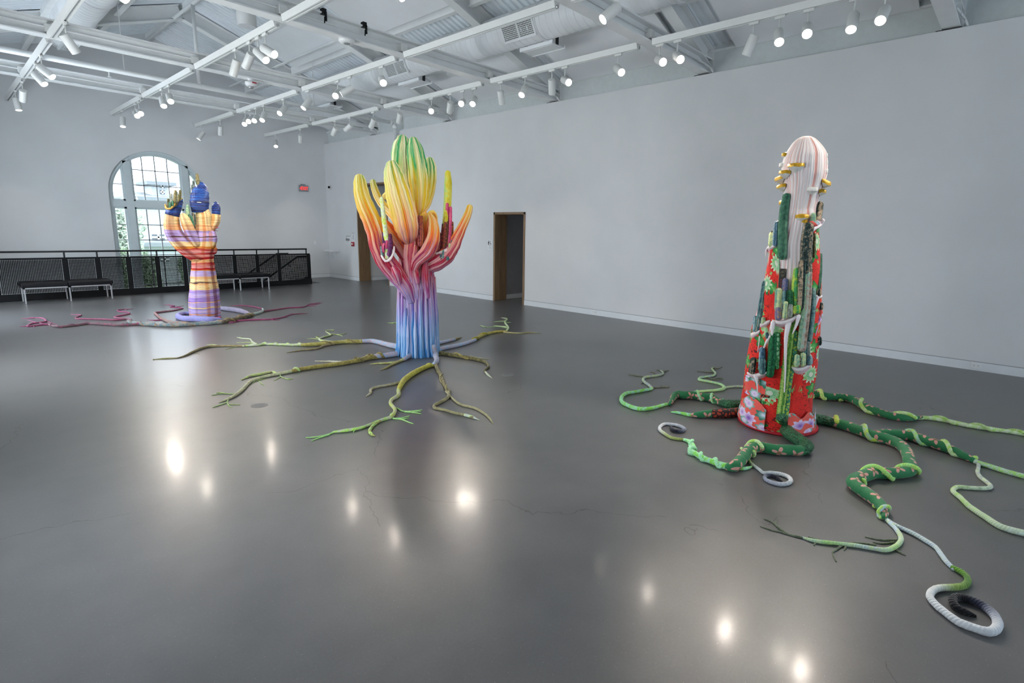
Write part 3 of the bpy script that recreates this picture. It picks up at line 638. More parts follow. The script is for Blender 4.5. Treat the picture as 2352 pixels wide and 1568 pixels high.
for y0, lab in ((6.50, 'small white outlet on the right baseboard, midway along the wall'), (.19, 'double white outlet on the right baseboard at far right'), (12.3, 'small white outlet on the baseboard between the two doorways')):
    t = wallplate('wall_outlet', y0, y0+.115, .03, .10, lab, 'outlet', 'white', .024)
    for k in (.035, .08):
        o = MB().box((XR-.026, y0+k-.015, .045), (XR-.024, y0+k+.015, .085)).obj('socket', M['white'], t)
        mb = MB(); mb.box((XR-.027, y0+k-.008, .066), (XR-.026, y0+k-.005, .078)); mb.box((XR-.027, y0+k+.005, .066), (XR-.026, y0+k+.008, .078)); mb.box((XR-.027, y0+k-.002, .052), (XR-.026, y0+k+.002, .058)); mb.obj('slots', M['ink'], o)
for k, (px_, py_) in enumerate(((1166, 861), (596, 931), (712, 741))):
    p = on_z(px_, py_); t = empty('floor_box_cover', (p.x, p.y, 0), ['round floor cover right of the rainbow sculpture', 'round floor cover left of the rainbow sculpture roots', 'round floor cover beyond the hand sculpture roots'][k], 'floor cover', 'floor covers')
    MB().lathe((p.x, p.y, 0), [(.075, 0), (.075, .002), (.068, .003)], 28).obj('cover_disc', M['concrete'], t); MB().lathe((p.x, p.y, .0028), [(.05, 0), (.05, .0008)], 24).obj('lid', M['tread'], t)
# ---------------------------------------------------------------- outside the arched window
gl = plain('grass', '#5f7d50', .9, vary=.2, scale=3); S(MB().box((-40, 18.4, -3.6), (60, 70, -3.4)).obj('floor_lawn', gl))
hs = plain('house_siding', '#a6abaf', .8, vary=.03); rf = plain('house_roof', '#787e83', .8, vary=.08); hg = plain('house_window', '#4a535a', .3)
def OW(px, py, Y): return on_y(px, py, Y)
def house(name, label, Y, walls, roofs, wins, dep=6):
    root = empty(name, (OW(walls[0][0], walls[0][3], Y).x, Y, -3.4), label, 'house', 'houses beyond the window')
    def quad(q, y0, y1, mat, nm):
        x0, z1 = OW(q[0], q[1], Y).x, OW(q[0], q[1], Y).z; x1, z0 = OW(q[2], q[3], Y).x, OW(q[2], q[3], Y).z
        if nm == 'wall' and len(q) < 5: z0 = min(z0, z0)
        return MB().box((x0, y0, z0), (x1, y1, z1)).obj(nm, mat, root)
    for q in walls: quad(q, Y, Y+dep, hs, 'wall')
    for q in wins:
        w = quad(q, Y-.08, Y+.02, hg, 'window')
        x0, z1 = OW(q[0], q[1], Y).x, OW(q[0], q[1], Y).z; x1, z0 = OW(q[2], q[3], Y).x, OW(q[2], q[3], Y).z
        mb = MB(); mb.box(((x0+x1)/2-.05, Y-.12, z0), ((x0+x1)/2+.05, Y-.06, z1)); mb.box((x0, Y-.12, (z0+z1)/2-.05), (x1, Y-.06, (z0+z1)/2+.05)); mb.obj('window_bars', M['white'], w)
    for q in roofs:   # eave left, eave right, top flat width
        xa, xb = OW(q[0], q[2], Y).x, OW(q[1], q[2], Y).x; ze = OW(q[0], q[2], Y).z; zt_ = OW((q[0]+q[1])/2, q[3], Y).z; xm = (xa+xb)/2; ym = Y+dep/2
        mb = MB(); mb.add([(xa, Y-.6, ze), (xb, Y-.6, ze), (xb, Y+dep+.6, ze), (xa, Y+dep+.6, ze), (xa, Y-.6, ze-.25), (xb, Y-.6, ze-.25), (xb, Y+dep+.6, ze-.25), (xa, Y+dep+.6, ze-.25), (xm-(xb-xa)*q[4], ym, zt_), (xm+(xb-xa)*q[4], ym, zt_)],
               [(0, 1, 9, 8), (1, 2, 9), (2, 3, 8, 9), (3, 0, 8), (0, 4, 5, 1), (1, 5, 6, 2), (2, 6, 7, 3), (3, 7, 4, 0), (4, 7, 6, 5)])
        mb.obj('roof', rf, root)
    return root
house('cupola_house', 'pale house with a square cupola seen in the upper window panes', 52, [(300, 447, 520, 640)], [(290, 540, 450, 441, .3)], [(316, 452, 331, 461), (455, 455, 470, 464)], 8)
house('roof_cupola', 'square cupola with hipped roof on the pale house', 53, [(346, 415, 389, 462)], [(333, 400, 416, 406, .18)], [(367, 421, 378, 432), (367, 436, 378, 446)], 2.4)
house('porch_house', 'white house with low porch roof seen behind the hand sculpture', 40, [(318, 552, 520, 650)], [(312, 530, 556, 532, .35)], [(348, 538, 378, 551), (367, 590, 388, 600), (330, 600, 345, 612)], 6)
lf = []
for nm, c0, c1 in (('leaf_pale', '#93a08f', '#c0cabb'), ('leaf_green', '#63775a', '#9aab8e')):
    q = NT(nm); q.b.inputs['Transmission Weight'].default_value = 0.0; lf.append(q.fin(q.ramp(q.noise(q.pos(), 4, 2), [(.3, hx(c0)), (.7, hx(c1))]), .7))
bark = plain('bark', '#5c5148', .9)
def tree(name, label, px, py, Y, rx, rz, mat, n=2600, leaf=.17, trunk=True):
    c = OW(px, py, Y); root = empty(name, (c.x, Y, -3.4), label, 'tree' if trunk else 'hedge', 'plants outside the window')
    rnd = random.Random(int(px*7+py)); mb = MB()
    blobs = [(Vector((c.x+rnd.uniform(-.6, .6)*rx, Y+rnd.uniform(-.5, .5)*rx, c.z+rnd.uniform(-.7, .7)*rz)), rnd.uniform(.35, .6)) for _ in range(14)]
    for _ in range(n):
        b, k = rnd.choice(blobs); d = Vector((rnd.gauss(0, 1), rnd.gauss(0, 1), rnd.gauss(0, 1))).normalized(); p = b+Vector((d.x*rx*k, d.y*rx*k, d.z*rz*k))*rnd.uniform(.75, 1.05)
        u = Vector((rnd.gauss(0, 1), rnd.gauss(0, 1), rnd.gauss(0, 1))).normalized()*leaf; v = u.orthogonal().normalized()*leaf*.5
        mb.add([p-u, p+v, p+u, p-v], [(0, 1, 2, 3)])
    o = mb.obj('foliage', mat, root); o['kind'] = 'stuff'
    mb = MB(); mb.cyl((c.x, Y, -3.45), (c.x, Y, c.z), .18 if trunk else .08, 10, .1); mb.obj('trunk' if trunk else 'stem', bark, root)
tree('pale_tree', 'pale leafy tree in the left window panes', 266, 545, 30, 1.0, 2.3, lf[0], 4200, .12)
for k, (px, py, w) in enumerate(((282, 640, .30), (348, 648, .30), (440, 640, .34), (512, 652, .30))):
    tree('garden_hedge', ['green hedge bush at the left foot of the window', 'green hedge bush left of the hand sculpture wrist', 'green hedge bush right behind the hand sculpture wrist', 'green hedge bush at the right foot of the window'][k], px, py, 24, w*1.2, 1.0, lf[1], 2200, .07, False)
# ================================================================ soft sculpture helpers
def catmull(pts, rad, step):
    """resample a polyline of Vectors and radii smoothly"""
    n = len(pts); P = [pts[0]*2-pts[1]]+list(pts)+[pts[-1]*2-pts[-2]]; R = [rad[0]]+list(rad)+[rad[-1]]; op, orr = [], []
    for i in range(1, n):
        L = max((P[i+1]-P[i]).length, 1e-5); k = max(2, min(60, int(math.ceil(L/step))))
        for j in range(k):
            t = j/k; t2 = t*t; t3 = t2*t
            q = (P[i]*2+(P[i+1]-P[i-1])*t+(P[i-1]*2-P[i]*5+P[i+1]*4-P[i+2])*t2+(P[i]*3-P[i-1]-P[i+1]*3+P[i+2])*t3)*.5
            op.append(q); orr.append(R[i]+(R[i+1]-R[i])*(t2*(3-2*t)))
    op.append(P[n].copy()); orr.append(R[n]); return op, orr
def frames(P):
    T = []
    for i in range(len(P)):
        d = P[min(i+1, len(P)-1)]-P[max(i-1, 0)]; T.append(d.normalized() if d.length > 1e-7 else Vector((0, 0, 1)))
    u = T[0].orthogonal().normalized(); U = [u]
    for i in range(1, len(T)):
        u = u-T[i]*u.dot(T[i]); u = u.normalized() if u.length > 1e-6 else T[i].orthogonal().normalized(); U.append(u)
    return T, U
def tube(P, R, around=12, ribs=0, amp=.0, seed=0, round0=True, round1=True, cols=None, twist=0.0, lump=0.0, flat=1.0, per=4, mb=None):
    """swept surface with strip attribute (one value per rib) and metre UVs"""
    rnd = random.Random(seed); P = [Vector(p) for p in P]; R = list(R)
    def dome(i0, i1):
        d = (P[i0]-P[i1]); d = d.normalized() if d.length > 1e-7 else Vector((0, 0, 1)); r = R[i0]; ps, rs = [], []
        for a in (.35, .7, .93): ps.append(P[i0]+d*r*math.sin(a*math.pi/2)*.9); rs.append(r*math.cos(a*math.pi/2))
        return ps, rs
    c0 = len(P); colidx = list(range(c0))
    if round1:
        ps, rs = dome(-1, -2); P += ps; R += rs; colidx += [c0-1]*3
    if round0:
        ps, rs = dome(0, 1); P = ps[::-1]+P; R = rs[::-1]+R; colidx = [0]*3+colidx
    if ribs:
        w = [rnd.uniform(.45, 1.5) for _ in range(ribs)]; tot = sum(w); ang, prof, sid = [], [], []; a = 0
        vals = [rnd.random() for _ in range(ribs)]; hs = [rnd.uniform(.5, 1.25) for _ in range(ribs)]
        for i in range(ribs):
            for j in range(per):
                ang.append(2*math.pi*(a+w[i]*j/per)/tot); x = j/per; prof.append(hs[i]*math.sin(math.pi*x)**.6 if j else 0.0); sid.append(vals[i])
            a += w[i]
        around = len(ang)
    else: ang = [2*math.pi*i/around for i in range(around)]; prof = [0]*around; sid = [0.5]*around
    T, U = frames(P); vs = []; L = 0; Ls = []; off = Vector((rnd.uniform(0, 50), rnd.uniform(0, 50), 3))
    for i, p in enumerate(P):
        if i: L += (P[i]-P[i-1]).length
        Ls.append(L); B = T[i].cross(U[i]); tw = twist*L+(.25*math.sin(L*3.1+seed)*min(1, abs(twist)*3))
        for a, h in zip(ang, prof):
            d = U[i]*math.cos(a+tw)+B*math.sin(a+tw); r = R[i]*(1+amp*(h-.5))
            if lump: r *= 1+lump*mnoise.noise((p+d*R[i])*(.9/max(.02, R[i]))+off)
            q = p+d*r
            if flat != 1.0: q = Vector((q.x, q.y, p.z+(q.z-p.z)*flat))
            vs.append(q)
    n = around; m = len(P); fs = []; uv = []; st = []
    for i in range(m-1):
        for j in range(n):
            k = (j+1) % n; fs.append((i*n+j, i*n+k, (i+1)*n+k, (i+1)*n+j)); rr = .5*(R[i]+R[i+1])
            a0, a1 = ang[j], (ang[j+1] if j+1 < n else 2*math.pi); cr = sorted(R)[len(R)//2]
            uv.append([(a0*cr, Ls[i]), (a1*cr, Ls[i]), (a1*cr, Ls[i+1]), (a0*cr, Ls[i+1])]); st.append(sid[j])
    fs.append(tuple(range(n-1, -1, -1))); uv.append([(0, 0)]*n); st.append(.5)
    fs.append(tuple(range((m-1)*n, m*n))); uv.append([(0, L)]*n); st.append(.5)
    o = mb or MB(); o.uv = o.uv or []; o.strip = o.strip or []
    b = len(o.v); o.add(vs, fs); o.uv += uv; o.strip += st
    if cols:
        o.col = o.col or {nm: [] for nm in cols}
        for nm, arr in cols.items():
            for i in range(m): o.col[nm] += [arr[min(colidx[i], len(arr)-1)]]*n
    return o
def grad(stops, n):
    """n colours from [(t, hex)]"""
    out = []; st = [(t, hx(c)) for t, c in stops]
    for i in range(n):
        t = i/max(1, n-1); a = st[0]; b = st[-1]
        for s0, s1 in zip(st, st[1:]):
            if s0[0] <= t <= s1[0]: a, b = s0, s1; break
        f = 0 if b[0] == a[0] else min(1, max(0, (t-a[0])/(b[0]-a[0]))); out.append(tuple(a[1][k]+(b[1][k]-a[1][k])*f for k in range(4)))
    return out
def K(k, x, y): return k[0]+x/k[2], k[1]+y/k[2]
ROOT_S = 1.0
def floor_path(k, pts, rad, step=.03, wob=.0):
    """polyline traced on the floor; rad = radius at start, end or a list"""
    if not isinstance(rad, (list, tuple)): rad = [rad]*len(pts)
    if len(rad) == 2 and len(pts) != 2: rad = [rad[0]+(rad[1]-rad[0])*i/(len(pts)-1) for i in range(len(pts))]
    rad = [r*ROOT_S for r in rad]
    P = [on_z(*K(k, x, y), r) for (x, y), r in zip(pts, rad)]
    P, R = catmull(P, rad, step)
    for p, r in zip(P, R): p.z = r
    return P, R
# ---------------------------------------------------------------- fabric materials
def mat_yarn():
    """dyed cloth cord: two colour attributes mottled together"""
    q = NT('dyed_cord'); p = q.pos(); nz = q.noise(p, 26, 3, .6); f = q.ramp(nz, [(.42, (0, 0, 0, 1)), (.58, (1, 1, 1, 1))])
    c = q.mix(f, q.attr('col', 'Color'), q.attr('col2', 'Color'))
    u = q.sep(q.uv()); wv = q.math('SINE', q.math('ADD', q.math('MULTIPLY', u[1], 420), q.math('MULTIPLY', u[0], 160)))
    q.bump(q.math('ADD', q.math('MULTIPLY', wv, .5), q.noise(p, 60, 3)), .5, .004)
    return q.fin(c, .85, 0, .2, .2)
def mat_clover():
    q = NT('green_clover_fabric'); uv = q.uv(); pm, cm, r, d, r2 = q.flower(uv, 8.0, 4, .40, .35, .40)
    c = q.mix(q.noise(q.pos(), 6, 2), hx('#2c7d4e'), hx('#1f6b40'))
    c = q.mix(pm, c, hx('#d49a8e')); c = q.mix(cm, c, hx('#8f6a4e'))
    q.bump(q.noise(q.pos(), 9, 3), .35, .03); return q.fin(c, .7, 0, .3, .15)
def mat_sequin(name, c0, c1):
    q = NT(name); v = q.n('ShaderNodeTexVoronoi'); v.inputs['Scale'].default_value = 75; q.t.links.new(q.pos(), v.inputs['Vector'])
    c = q.ramp(q.noise(q.pos(), 60, 2), [(.35, hx(c0)), (.65, hx(c1))]); q.bump(v.outputs['Distance'], .9, .012); return q.fin(c, .35, .1, .6)
def mat_lace(name, c0, c1, sc=26):
    q = NT(name); v = q.n('ShaderNodeTexVoronoi', feature='DISTANCE_TO_EDGE'); v.inputs['Scale'].default_value = sc; q.t.links.new(q.pos(), v.inputs['Vector'])
    f = q.math('GREATER_THAN', q.math('ADD', v.outputs['Distance'], q.math('MULTIPLY', q.noise(q.pos(), 40, 2), .25)), .27)
    q.bump(v.outputs['Distance'], .5, .01); return q.fin(q.mix(f, hx(c0), hx(c1)), .7)
def mat_rainbow():
    """strips of dyed cloth: hue drifts with height, every strip has its own shade"""
    q = NT('rainbow_strips'); z = q.sep(q.pos())[2]; st = q.attr('strip'); nz = q.noise(q.sc(q.pos(), (5, 5, 1.6)), 2, 3)
    h = q.math('ADD', q.math('DIVIDE', z, 2.95), q.math('ADD', q.math('MULTIPLY', q.math('SUBTRACT', st, .5), .10), q.math('MULTIPLY', q.math('SUBTRACT', nz, .5), .12)))
    main = q.ramp(h, [(0, hx('#5f9fd6')), (.10, hx('#8fbce6')), (.20, hx('#9aa6da')), (.29, hx('#b193c4')), (.35, hx('#b0587a')), (.41, hx('#ad2340')), (.48, hx('#b83c50')), (.54, hx('#d85a34')), (.59, hx('#e59240')), (.635, hx('#e8bb4a')), (.71, hx('#e6d062')), (.78, hx('#dcd47c')), (.86, hx('#c6cf8a')), (.93, hx('#b9cd92')), (1, hx('#e0dba8'))])
    acc = q.ramp(h, [(0, hx('#2a7fc4')), (.12, hx('#3c86c9')), (.22, hx('#7a5fae')), (.32, hx('#8a3f86')), (.40, hx('#b80d2c')), (.48, hx('#8f1c55')), (.55, hx('#ea5f12')), (.61, hx('#f08a1e')), (.68, hx('#e6bf1c')), (.77, hx('#dcb828')), (.82, hx('#9aae3c')), (.86, hx('#2f9a58')), (1, hx('#3aa564'))])
    pale = q.ramp(h, [(0, hx('#bcd6f2')), (.2, hx('#c9c3ea')), (.38, hx('#dfb6be')), (.5, hx('#e3a9a4')), (.62, hx('#f0cfa0')), (.8, hx('#efe6b4')), (1, hx('#ece6c8'))])
    wn = q.n('ShaderNodeTexWhiteNoise', noise_dimensions='1D'); q.t.links.new(q.math('MULTIPLY', st, 913.7), wn.inputs['W'])
    r = wn.outputs['Value']
    c = q.mix(q.math('GREATER_THAN', r, .70), main, acc); c = q.mix(q.math('MULTIPLY', q.math('LESS_THAN', r, .32), .75), c, pale)
    u = q.sep(q.uv()); streak = q.noise(q.comb(q.math('MULTIPLY', u[0], 110), q.math('MULTIPLY', u[1], 2.2), 0), 1, 2)
    c = q.mix(q.math('MULTIPLY', q.math('GREATER_THAN', streak, .56), .5), c, pale)
    c = q.mix(q.math('MULTIPLY', q.math('LESS_THAN', streak, .42), .55), c, acc)
    q.bump(q.math('ADD', streak, q.math('MULTIPLY', q.noise(q.pos(), 70, 2), .25)), .55, .012); return q.fin(c, .7, 0, .3, .1)
def mat_bands():
    """horizontally wound cord in bands, crossed by vertical plaid"""
    q = NT('wound_cord_bands'); p = q.pos(); xyz = q.sep(p); u = q.sep(q.uv())
    z = q.math('ADD', xyz[2], q.math('MULTIPLY', q.math('SUBTRACT', q.noise(q.sc(p, (2.5, 2.5, 9)), 1.6, 2), .5), .07))
    L, Pp, Cr, Pe, Rd, Pk, Or, Dk, Bl = '#b7a4e0', '#9a7dd0', '#edd49a', '#e8b47c', '#b90f1e', '#dd8f8c', '#de8a2c', '#4f3636', '#1440a0'
    st = [(0, L), (.06, Or), (.075, L), (.19, Cr), (.21, L), (.29, Pe), (.31, Pp), (.40, L), (.47, Pp), (.53, Cr), (.62, Pe), (.65, Dk), (.665, Cr), (.72, Pe), (.77, L), (.865, Or), (.89, Rd), (.925, Pk), (.975, Rd), (1.02, Pe), (1.08, Rd), (1.14, Pk), (1.17, Rd), (1.20, Pk), (1.235, Rd), (1.27, Or), (1.32, Cr), (1.40, L), (1.47, Dk), (1.49, L), (1.60, Pe), (1.70, Cr)]
    c = q.ramp(q.math('DIVIDE', z, 1.9), [(a/1.9, hx(b)) for a, b in st], 'CONSTANT')
    fine = q.noise(q.comb(q.math('MULTIPLY', xyz[0], 2.2), q.math('MULTIPLY', xyz[1], 2.2), q.math('MULTIPLY', xyz[2], 80)), 1, 2)
    c = q.mix(q.math('MULTIPLY', q.math('GREATER_THAN', fine, .55), .30), c, q.mix(q.noise(q.comb(0, 0, q.math('MULTIPLY', xyz[2], 31)), 1, 1), hx('#f3e3c2'), hx('#d98f6a')))
    c = q.mix(q.math('MULTIPLY', q.math('LESS_THAN', fine, .43), .6), c, q.mix(.6, c, hx('#5a3a3a'), 'MULTIPLY'))
    pl = q.ramp(q.noise(q.comb(q.math('MULTIPLY', u[0], 7.5), q.math('MULTIPLY', u[1], .25), 0), 1, 1), [(.36, hx('#a05a5a')), (.45, (1, 1, 1, 1)), (.56, (1, 1, 1, 1)), (.62, hx('#e8a868'))])
    c = q.mix(.72, c, pl, 'MULTIPLY')
    q.bump(q.math('ADD', q.math('SINE', q.math('MULTIPLY', xyz[2], 330)), q.math('MULTIPLY', q.noise(p, 50, 2), 2)), .5, .006); return q.fin(c, .75, 0, .3)
def mat_blue():
    q = NT('blue_wound_cord'); p = q.pos(); z = q.sep(p)[2]; w3 = q.sep(p); fine = q.noise(q.comb(q.math('MULTIPLY', w3[0], 3), q.math('MULTIPLY', w3[1], 3), q.math('MULTIPLY', z, 50)), 1, 2)
    q.bump(q.math('ADD', q.math('SINE', q.math('MULTIPLY', z, 330)), q.math('MULTIPLY', q.noise(p, 40, 2), 2)), .55, .006)
    return q.fin(q.ramp(fine, [(.35, hx('#051648')), (.5, hx('#0a2c7c')), (.68, hx('#1a5cae'))]), .4, 0, .5)
def mat_strand(name, a, b, c3):
    q = NT(name); st = q.attr('strip'); u = q.sep(q.uv()); streak = q.noise(q.comb(q.math('MULTIPLY', u[0], 120), q.math('MULTIPLY', u[1], 1.6), 0), 1, 3)
    c = q.ramp(q.math('ADD', q.math('MULTIPLY', st, .6), q.math('MULTIPLY', streak, .4)), [(.22, hx(a)), (.38, hx(b)), (.58, hx(c3))]); q.bump(streak, .6, .01); return q.fin(c, .7, 0, .3, .1)
def mat_floral():
    """red cloth printed with green leaves, pale flowers and black sprigs"""
    q = NT('red_floral_cloth'); uv = q.uv(); c = hx('#d3221f')
    c = q.mix(q.noise(q.pos(), 5, 2), hx('#ea3222'), hx('#cf1c1c'))
    tw = q.noise(q.sc(uv, (1, 1, 1)), 14, 3, .6, 1.2); c = q.mix(q.math('MULTIPLY', q.math('LESS_THAN', q.math('ABSOLUTE', q.math('SUBTRACT', tw, .5)), .012), .9), c, hx('#231a1c'))
    pm, cm, r, d, r2 = q.flower(uv, 6.0, 5, .42, .9, .25)
    gcol = q.ramp(q.math('ADD', q.math('MULTIPLY', d, 1.6), q.math('MULTIPLY', q.noise(uv, 70, 2), .5)), [(.2, hx('#8fc77a')), (.45, hx('#3c9a48')), (.8, hx('#1f6b34'))])
    sel = q.math('GREATER_THAN', r, .48); c = q.mix(q.math('MULTIPLY', pm, sel), c, gcol)
    off = q.n('ShaderNodeVectorMath', operation='ADD'); q.t.links.new(uv, off.inputs[0]); off.inputs[1].default_value = (3.37, 1.71, 0)
    pm2, cm2, r3, d2_, r4 = q.flower(off.outputs[0], 5.2, 12, .42, .8, .16); sel2 = q.math('GREATER_THAN', r3, .68)
    pc = q.ramp(q.math('ADD', d2_, q.math('MULTIPLY', q.noise(uv, 90, 2), .25)), [(.1, hx('#e9e6d0')), (.22, hx('#5ea877')), (.4, hx('#a9d0a2')), (.55, hx('#dfe6cf'))])
    c = q.mix(q.math('MULTIPLY', pm2, sel2), c, pc); c = q.mix(q.math('MULTIPLY', q.math('MULTIPLY', cm2, sel2), .8), c, hx('#d9d9c9'))
    off3 = q.n('ShaderNodeVectorMath', operation='ADD'); q.t.links.new(uv, off3.inputs[0]); off3.inputs[1].default_value = (8.1, 5.3, 0)
    pm3, cm3, r5, d3, r6 = q.flower(off3.outputs[0], 17, 4, .34, .9, .3); c = q.mix(q.math('MULTIPLY', pm3, q.math('GREATER_THAN', r5, .66)), c, hx('#7fb86a'))
    q.bump(q.noise(q.pos(), 12, 3), .25, .02); return q.fin(c, .75, 0, .25, .1)
def mat_coral():
    q = NT('coral_rose_cloth'); uv = q.uv(); c = q.mix(q.noise(q.pos(), 4, 2), hx('#e6473f'), hx('#ee7266'))
    cl = q.math('GREATER_THAN', q.noise(uv, 4.0, 2), .41)
    pm, cm, r, d, r2 = q.flower(uv, 11, 7, .60, .9, .15)
    fc = q.ramp(q.math('ADD', q.math('MULTIPLY', d, .9), q.math('MULTIPLY', r, .55)), [(.1, hx('#8a5fb5')), (.3, hx('#c9a8dc')), (.5, hx('#e6d5ee')), (.65, hx('#8fb7b4')), (.85, hx('#3f7d6b'))])
    c = q.mix(q.math('MULTIPLY', pm, cl), c, fc); q.bump(q.noise(q.pos(), 12, 3), .2, .02); return q.fin(c, .75, 0, .25, .1)
def mat_cactus(name, c0, c1, c2, sc=40):
    q = NT(name); u = q.sep(q.uv()); st = q.attr('strip'); nz = q.noise(q.pos(), sc, 3, .7)
    c = q.ramp(q.math('ADD', q.math('MULTIPLY', nz, .75), q.math('MULTIPLY', st, .25)), [(.36, hx(c0)), (.5, hx(c1)), (.64, hx(c2))], 'LINEAR')
    q.bump(q.noise(q.pos(), 90, 3), .5, .006); return q.fin(c, .7, 0, .3)
YARN, CLOVER, SEQ, RAIN = mat_yarn(), mat_clover(), mat_sequin('dark_green_sequins', '#0f3a26', '#2e7a4a'), mat_rainbow()
RUST = mat_lace('rust_black_lace', '#1c1414', '#a33a20'); BANDS, BLUE = mat_bands(), mat_blue()
PINK = mat_strand('pink_white_strands', '#e6aaa0', '#f0d8d4', '#f5ecea'); RIM = mat_strand('pale_pink_cord', '#e3c3cb', '#ead9dd', '#efe6e8')
FLORAL, CORAL = mat_floral(), mat_coral(); GOLD = plain('gold_cloth', '#c79a1e', .35, .25, vary=.2, scale=30, bump=.3); FUN = plain('fungus_white', '#dcdad6', .8, vary=.1, scale=30, bump=.4)
EMB = mat_cactus('green_embroidery', '#35702a', '#659a3c', '#a9c468', 60); LIME = mat_lace('lime_teal_print', '#2f7a5a', '#9ab53e', 30); FUZZ = mat_cactus('deep_green_fuzz', '#0a3a24', '#15603a', '#2f8a52', 70)
CA = dict(green=mat_cactus('cactus_green', '#2d5a48', '#41755d', '#5d8a70', 30), dark=mat_cactus('cactus_dark', '#12201f', '#27413f', '#b79f84', 38), teal=mat_cactus('cactus_teal', '#24474d', '#4b7478', '#86a59a', 30),
  grey=mat_cactus('cactus_grey', '#3f4c4d', '#74807a', '#a9a99a', 34), pinkgrey=mat_cactus('cactus_pinkgrey', '#7b6a5f', '#b39a8b', '#9fbdae', 26), pale=mat_cactus('cactus_pale', '#6f9a86', '#a9c39a', '#d5d99a', 36),
  lime=mat_cactus('cactus_lime', '#3f9a5a', '#a8c644', '#d6dc6a', 22), purple=mat_cactus('cactus_purple', '#46587f', '#6f7196', '#b08a62', 44), blue=mat_cactus('cactus_blue', '#39586e', '#5f8298', '#93b0b0', 34),
  wg=mat_cactus('sprig_white_green', '#9ab98a', '#d9e2d2', '#c3d94a', 18), violet=mat_cactus('sprig_violet', '#3d1540', '#6b2a5f', '#8a4472', 30), magenta=mat_cactus('sprig_magenta', '#a52a5a', '#c84a78', '#dd6f8f', 30),
  maroon=mat_cactus('sprig_maroon', '#3d1a22', '#8a3a44', '#c76a4a', 46), tan=mat_cactus('sprig_tan', '#3a2a22', '#b3602f', '#7a3a4a', 46), yel=mat_cactus('sprig_yellow_green', '#c9bb2a', '#d8d25a', '#a9d68a', 9), olive=mat_cactus('sprig_olive', '#4a4a2f', '#7a7350', '#a89c72', 34))
def part_tube(root, name, P, R, mat, smooth=True, **kw):
    return tube(P, R, **kw).obj(name, mat, root, smooth)
def cord(root, name, P, R, c1, c2, around=9, **kw):
    """c1, c2: hex or gradient stops"""
    n = len(P); g1 = grad(c1 if isinstance(c1, list) else [(0, c1), (1, c1)], n); g2 = grad(c2 if isinstance(c2, list) else [(0, c2), (1, c2)], n)
    return tube(P, R, around=around, cols={'col': g1, 'col2': g2}, **kw).obj(name, YARN, root, True)
def wrap(root, name, P, R, i0, i1, turns, rw, c1, c2, ph=0.0, parent=None):
    """a thinner strand wound round a root"""
    rw *= ROOT_S*1.05; i0, i1 = int(i0*(len(P)-1)), int(i1*(len(P)-1)); T, U = frames(P); n = max(12, int(26*turns)); Q = []
    for j in range(n+1):
        t = j/n; x = i0+(i1-i0)*t; i = min(int(x), len(P)-2); f = x-i; c = P[i].lerp(P[i+1], f); a = ph+2*math.pi*turns*t; B = T[i].cross(U[i]); rr = R[i]+rw*.45
        q = c+(U[i]*math.cos(a)+B*math.sin(a))*rr; q.z = max(q.z, rw); Q.append(q)
    return cord(root, name, Q, [rw]*len(Q), c1, c2, 8)
def twig(root, k, pts, r0=.009, r1=.004, c1='#7f8a6a', c2='#8f9a78'):
    P, R = floor_path(k, pts, [r0]+[r0+(r1-r0)*i/(len(pts)-1) for i in range(1, len(pts))], .05)
    return cord(root, 'rootlet', P, R, c1, c2, 6)
# ================================================================ rainbow saguaro (middle)
B0 = on_z(960, 812); B0.z = 0; PB = Plane(B0); K1 = (780, 290, 4.479); K2 = (820, 560, 5.6)
rb = empty('rainbow_cactus_sculpture', B0, 'rainbow striped cloth cactus sculpture with spreading roots, in the middle of the gallery', 'sculpture')
def limb(name, pts, mat=RAIN, k=K1, step=.045, root=rb, pl=PB, **kw):
    """pts: (x, y, radius in crop pixels, depth towards the viewer)"""
    P = [pl.pt(*K(k, x, y), o) for x, y, r, o in pts]; R = [r/k[2]*pl.k() for x, y, r, o in pts]
    P, R = catmull(P, R, step); return part_tube(root, name, P, R, mat, **kw)
def sprig(name, pts, mat, k=K1, root=rb, pl=PB, ribs=5, amp=.28, seed=1, **kw):
    return limb(name, pts, mat, k, .03, root, pl, ribs=ribs, amp=amp, seed=seed, per=3, **kw)
# trunk: flared foot, tapering upwards
tp = [(812,1452,276,0),(806,1400,262,0),(803,1300,257,0),(797,1100,250,0),(793,900,244,0),(780,720,232,0),(785,560,208,0),(806,400,176,0),(815,250,156,0),(815,120,136,0),(812,20,110,0),(835,-60,70,0)]
limb('trunk', tp, k=K2, step=.05, ribs=46, amp=.15, seed=3, round0=False, twist=.10, lump=.05)
limb('upper_stem', [(835,1330,95,0),(845,1180,82,.02),(848,1040,70,.03),(845,930,60,.03),(835,860,42,.03)], ribs=27, amp=.20, seed=5)
limb('crown_lobe', [(760,930,30,-.04),(730,800,66,-.05),(690,640,102,-.05),(655,470,108,-.05),(641,320,100,-.05),(642,200,86,-.05),(647,142,60,-.05)], ribs=25, amp=.20, lump=.07, seed=11, twist=.12)
limb('crown_lobe', [(818,905,30,.06),(822,830,64,.07),(824,700,86,.08),(816,550,98,.08),(798,400,96,.07),(780,280,84,.07),(768,200,68,.06),(760,155,50,.06)], ribs=25, amp=.20, lump=.07, seed=12, twist=-.1)
limb('crown_lobe', [(850,890,28,-.1),(895,790,46,-.15),(922,660,60,-.18),(934,530,66,-.2),(935,420,62,-.2),(926,358,48,-.2)], ribs=19, amp=.20, lump=.07, seed=13, twist=.1)
limb('crown_lobe', [(710,1190,46,.22),(700,1110,92,.28),(682,1010,116,.32),(650,860,120,.34),(610,710,116,.35),(572,560,98,.35),(548,460,80,.34),(538,402,54,.33)], ribs=25, amp=.20, lump=.07, seed=14, twist=.08)
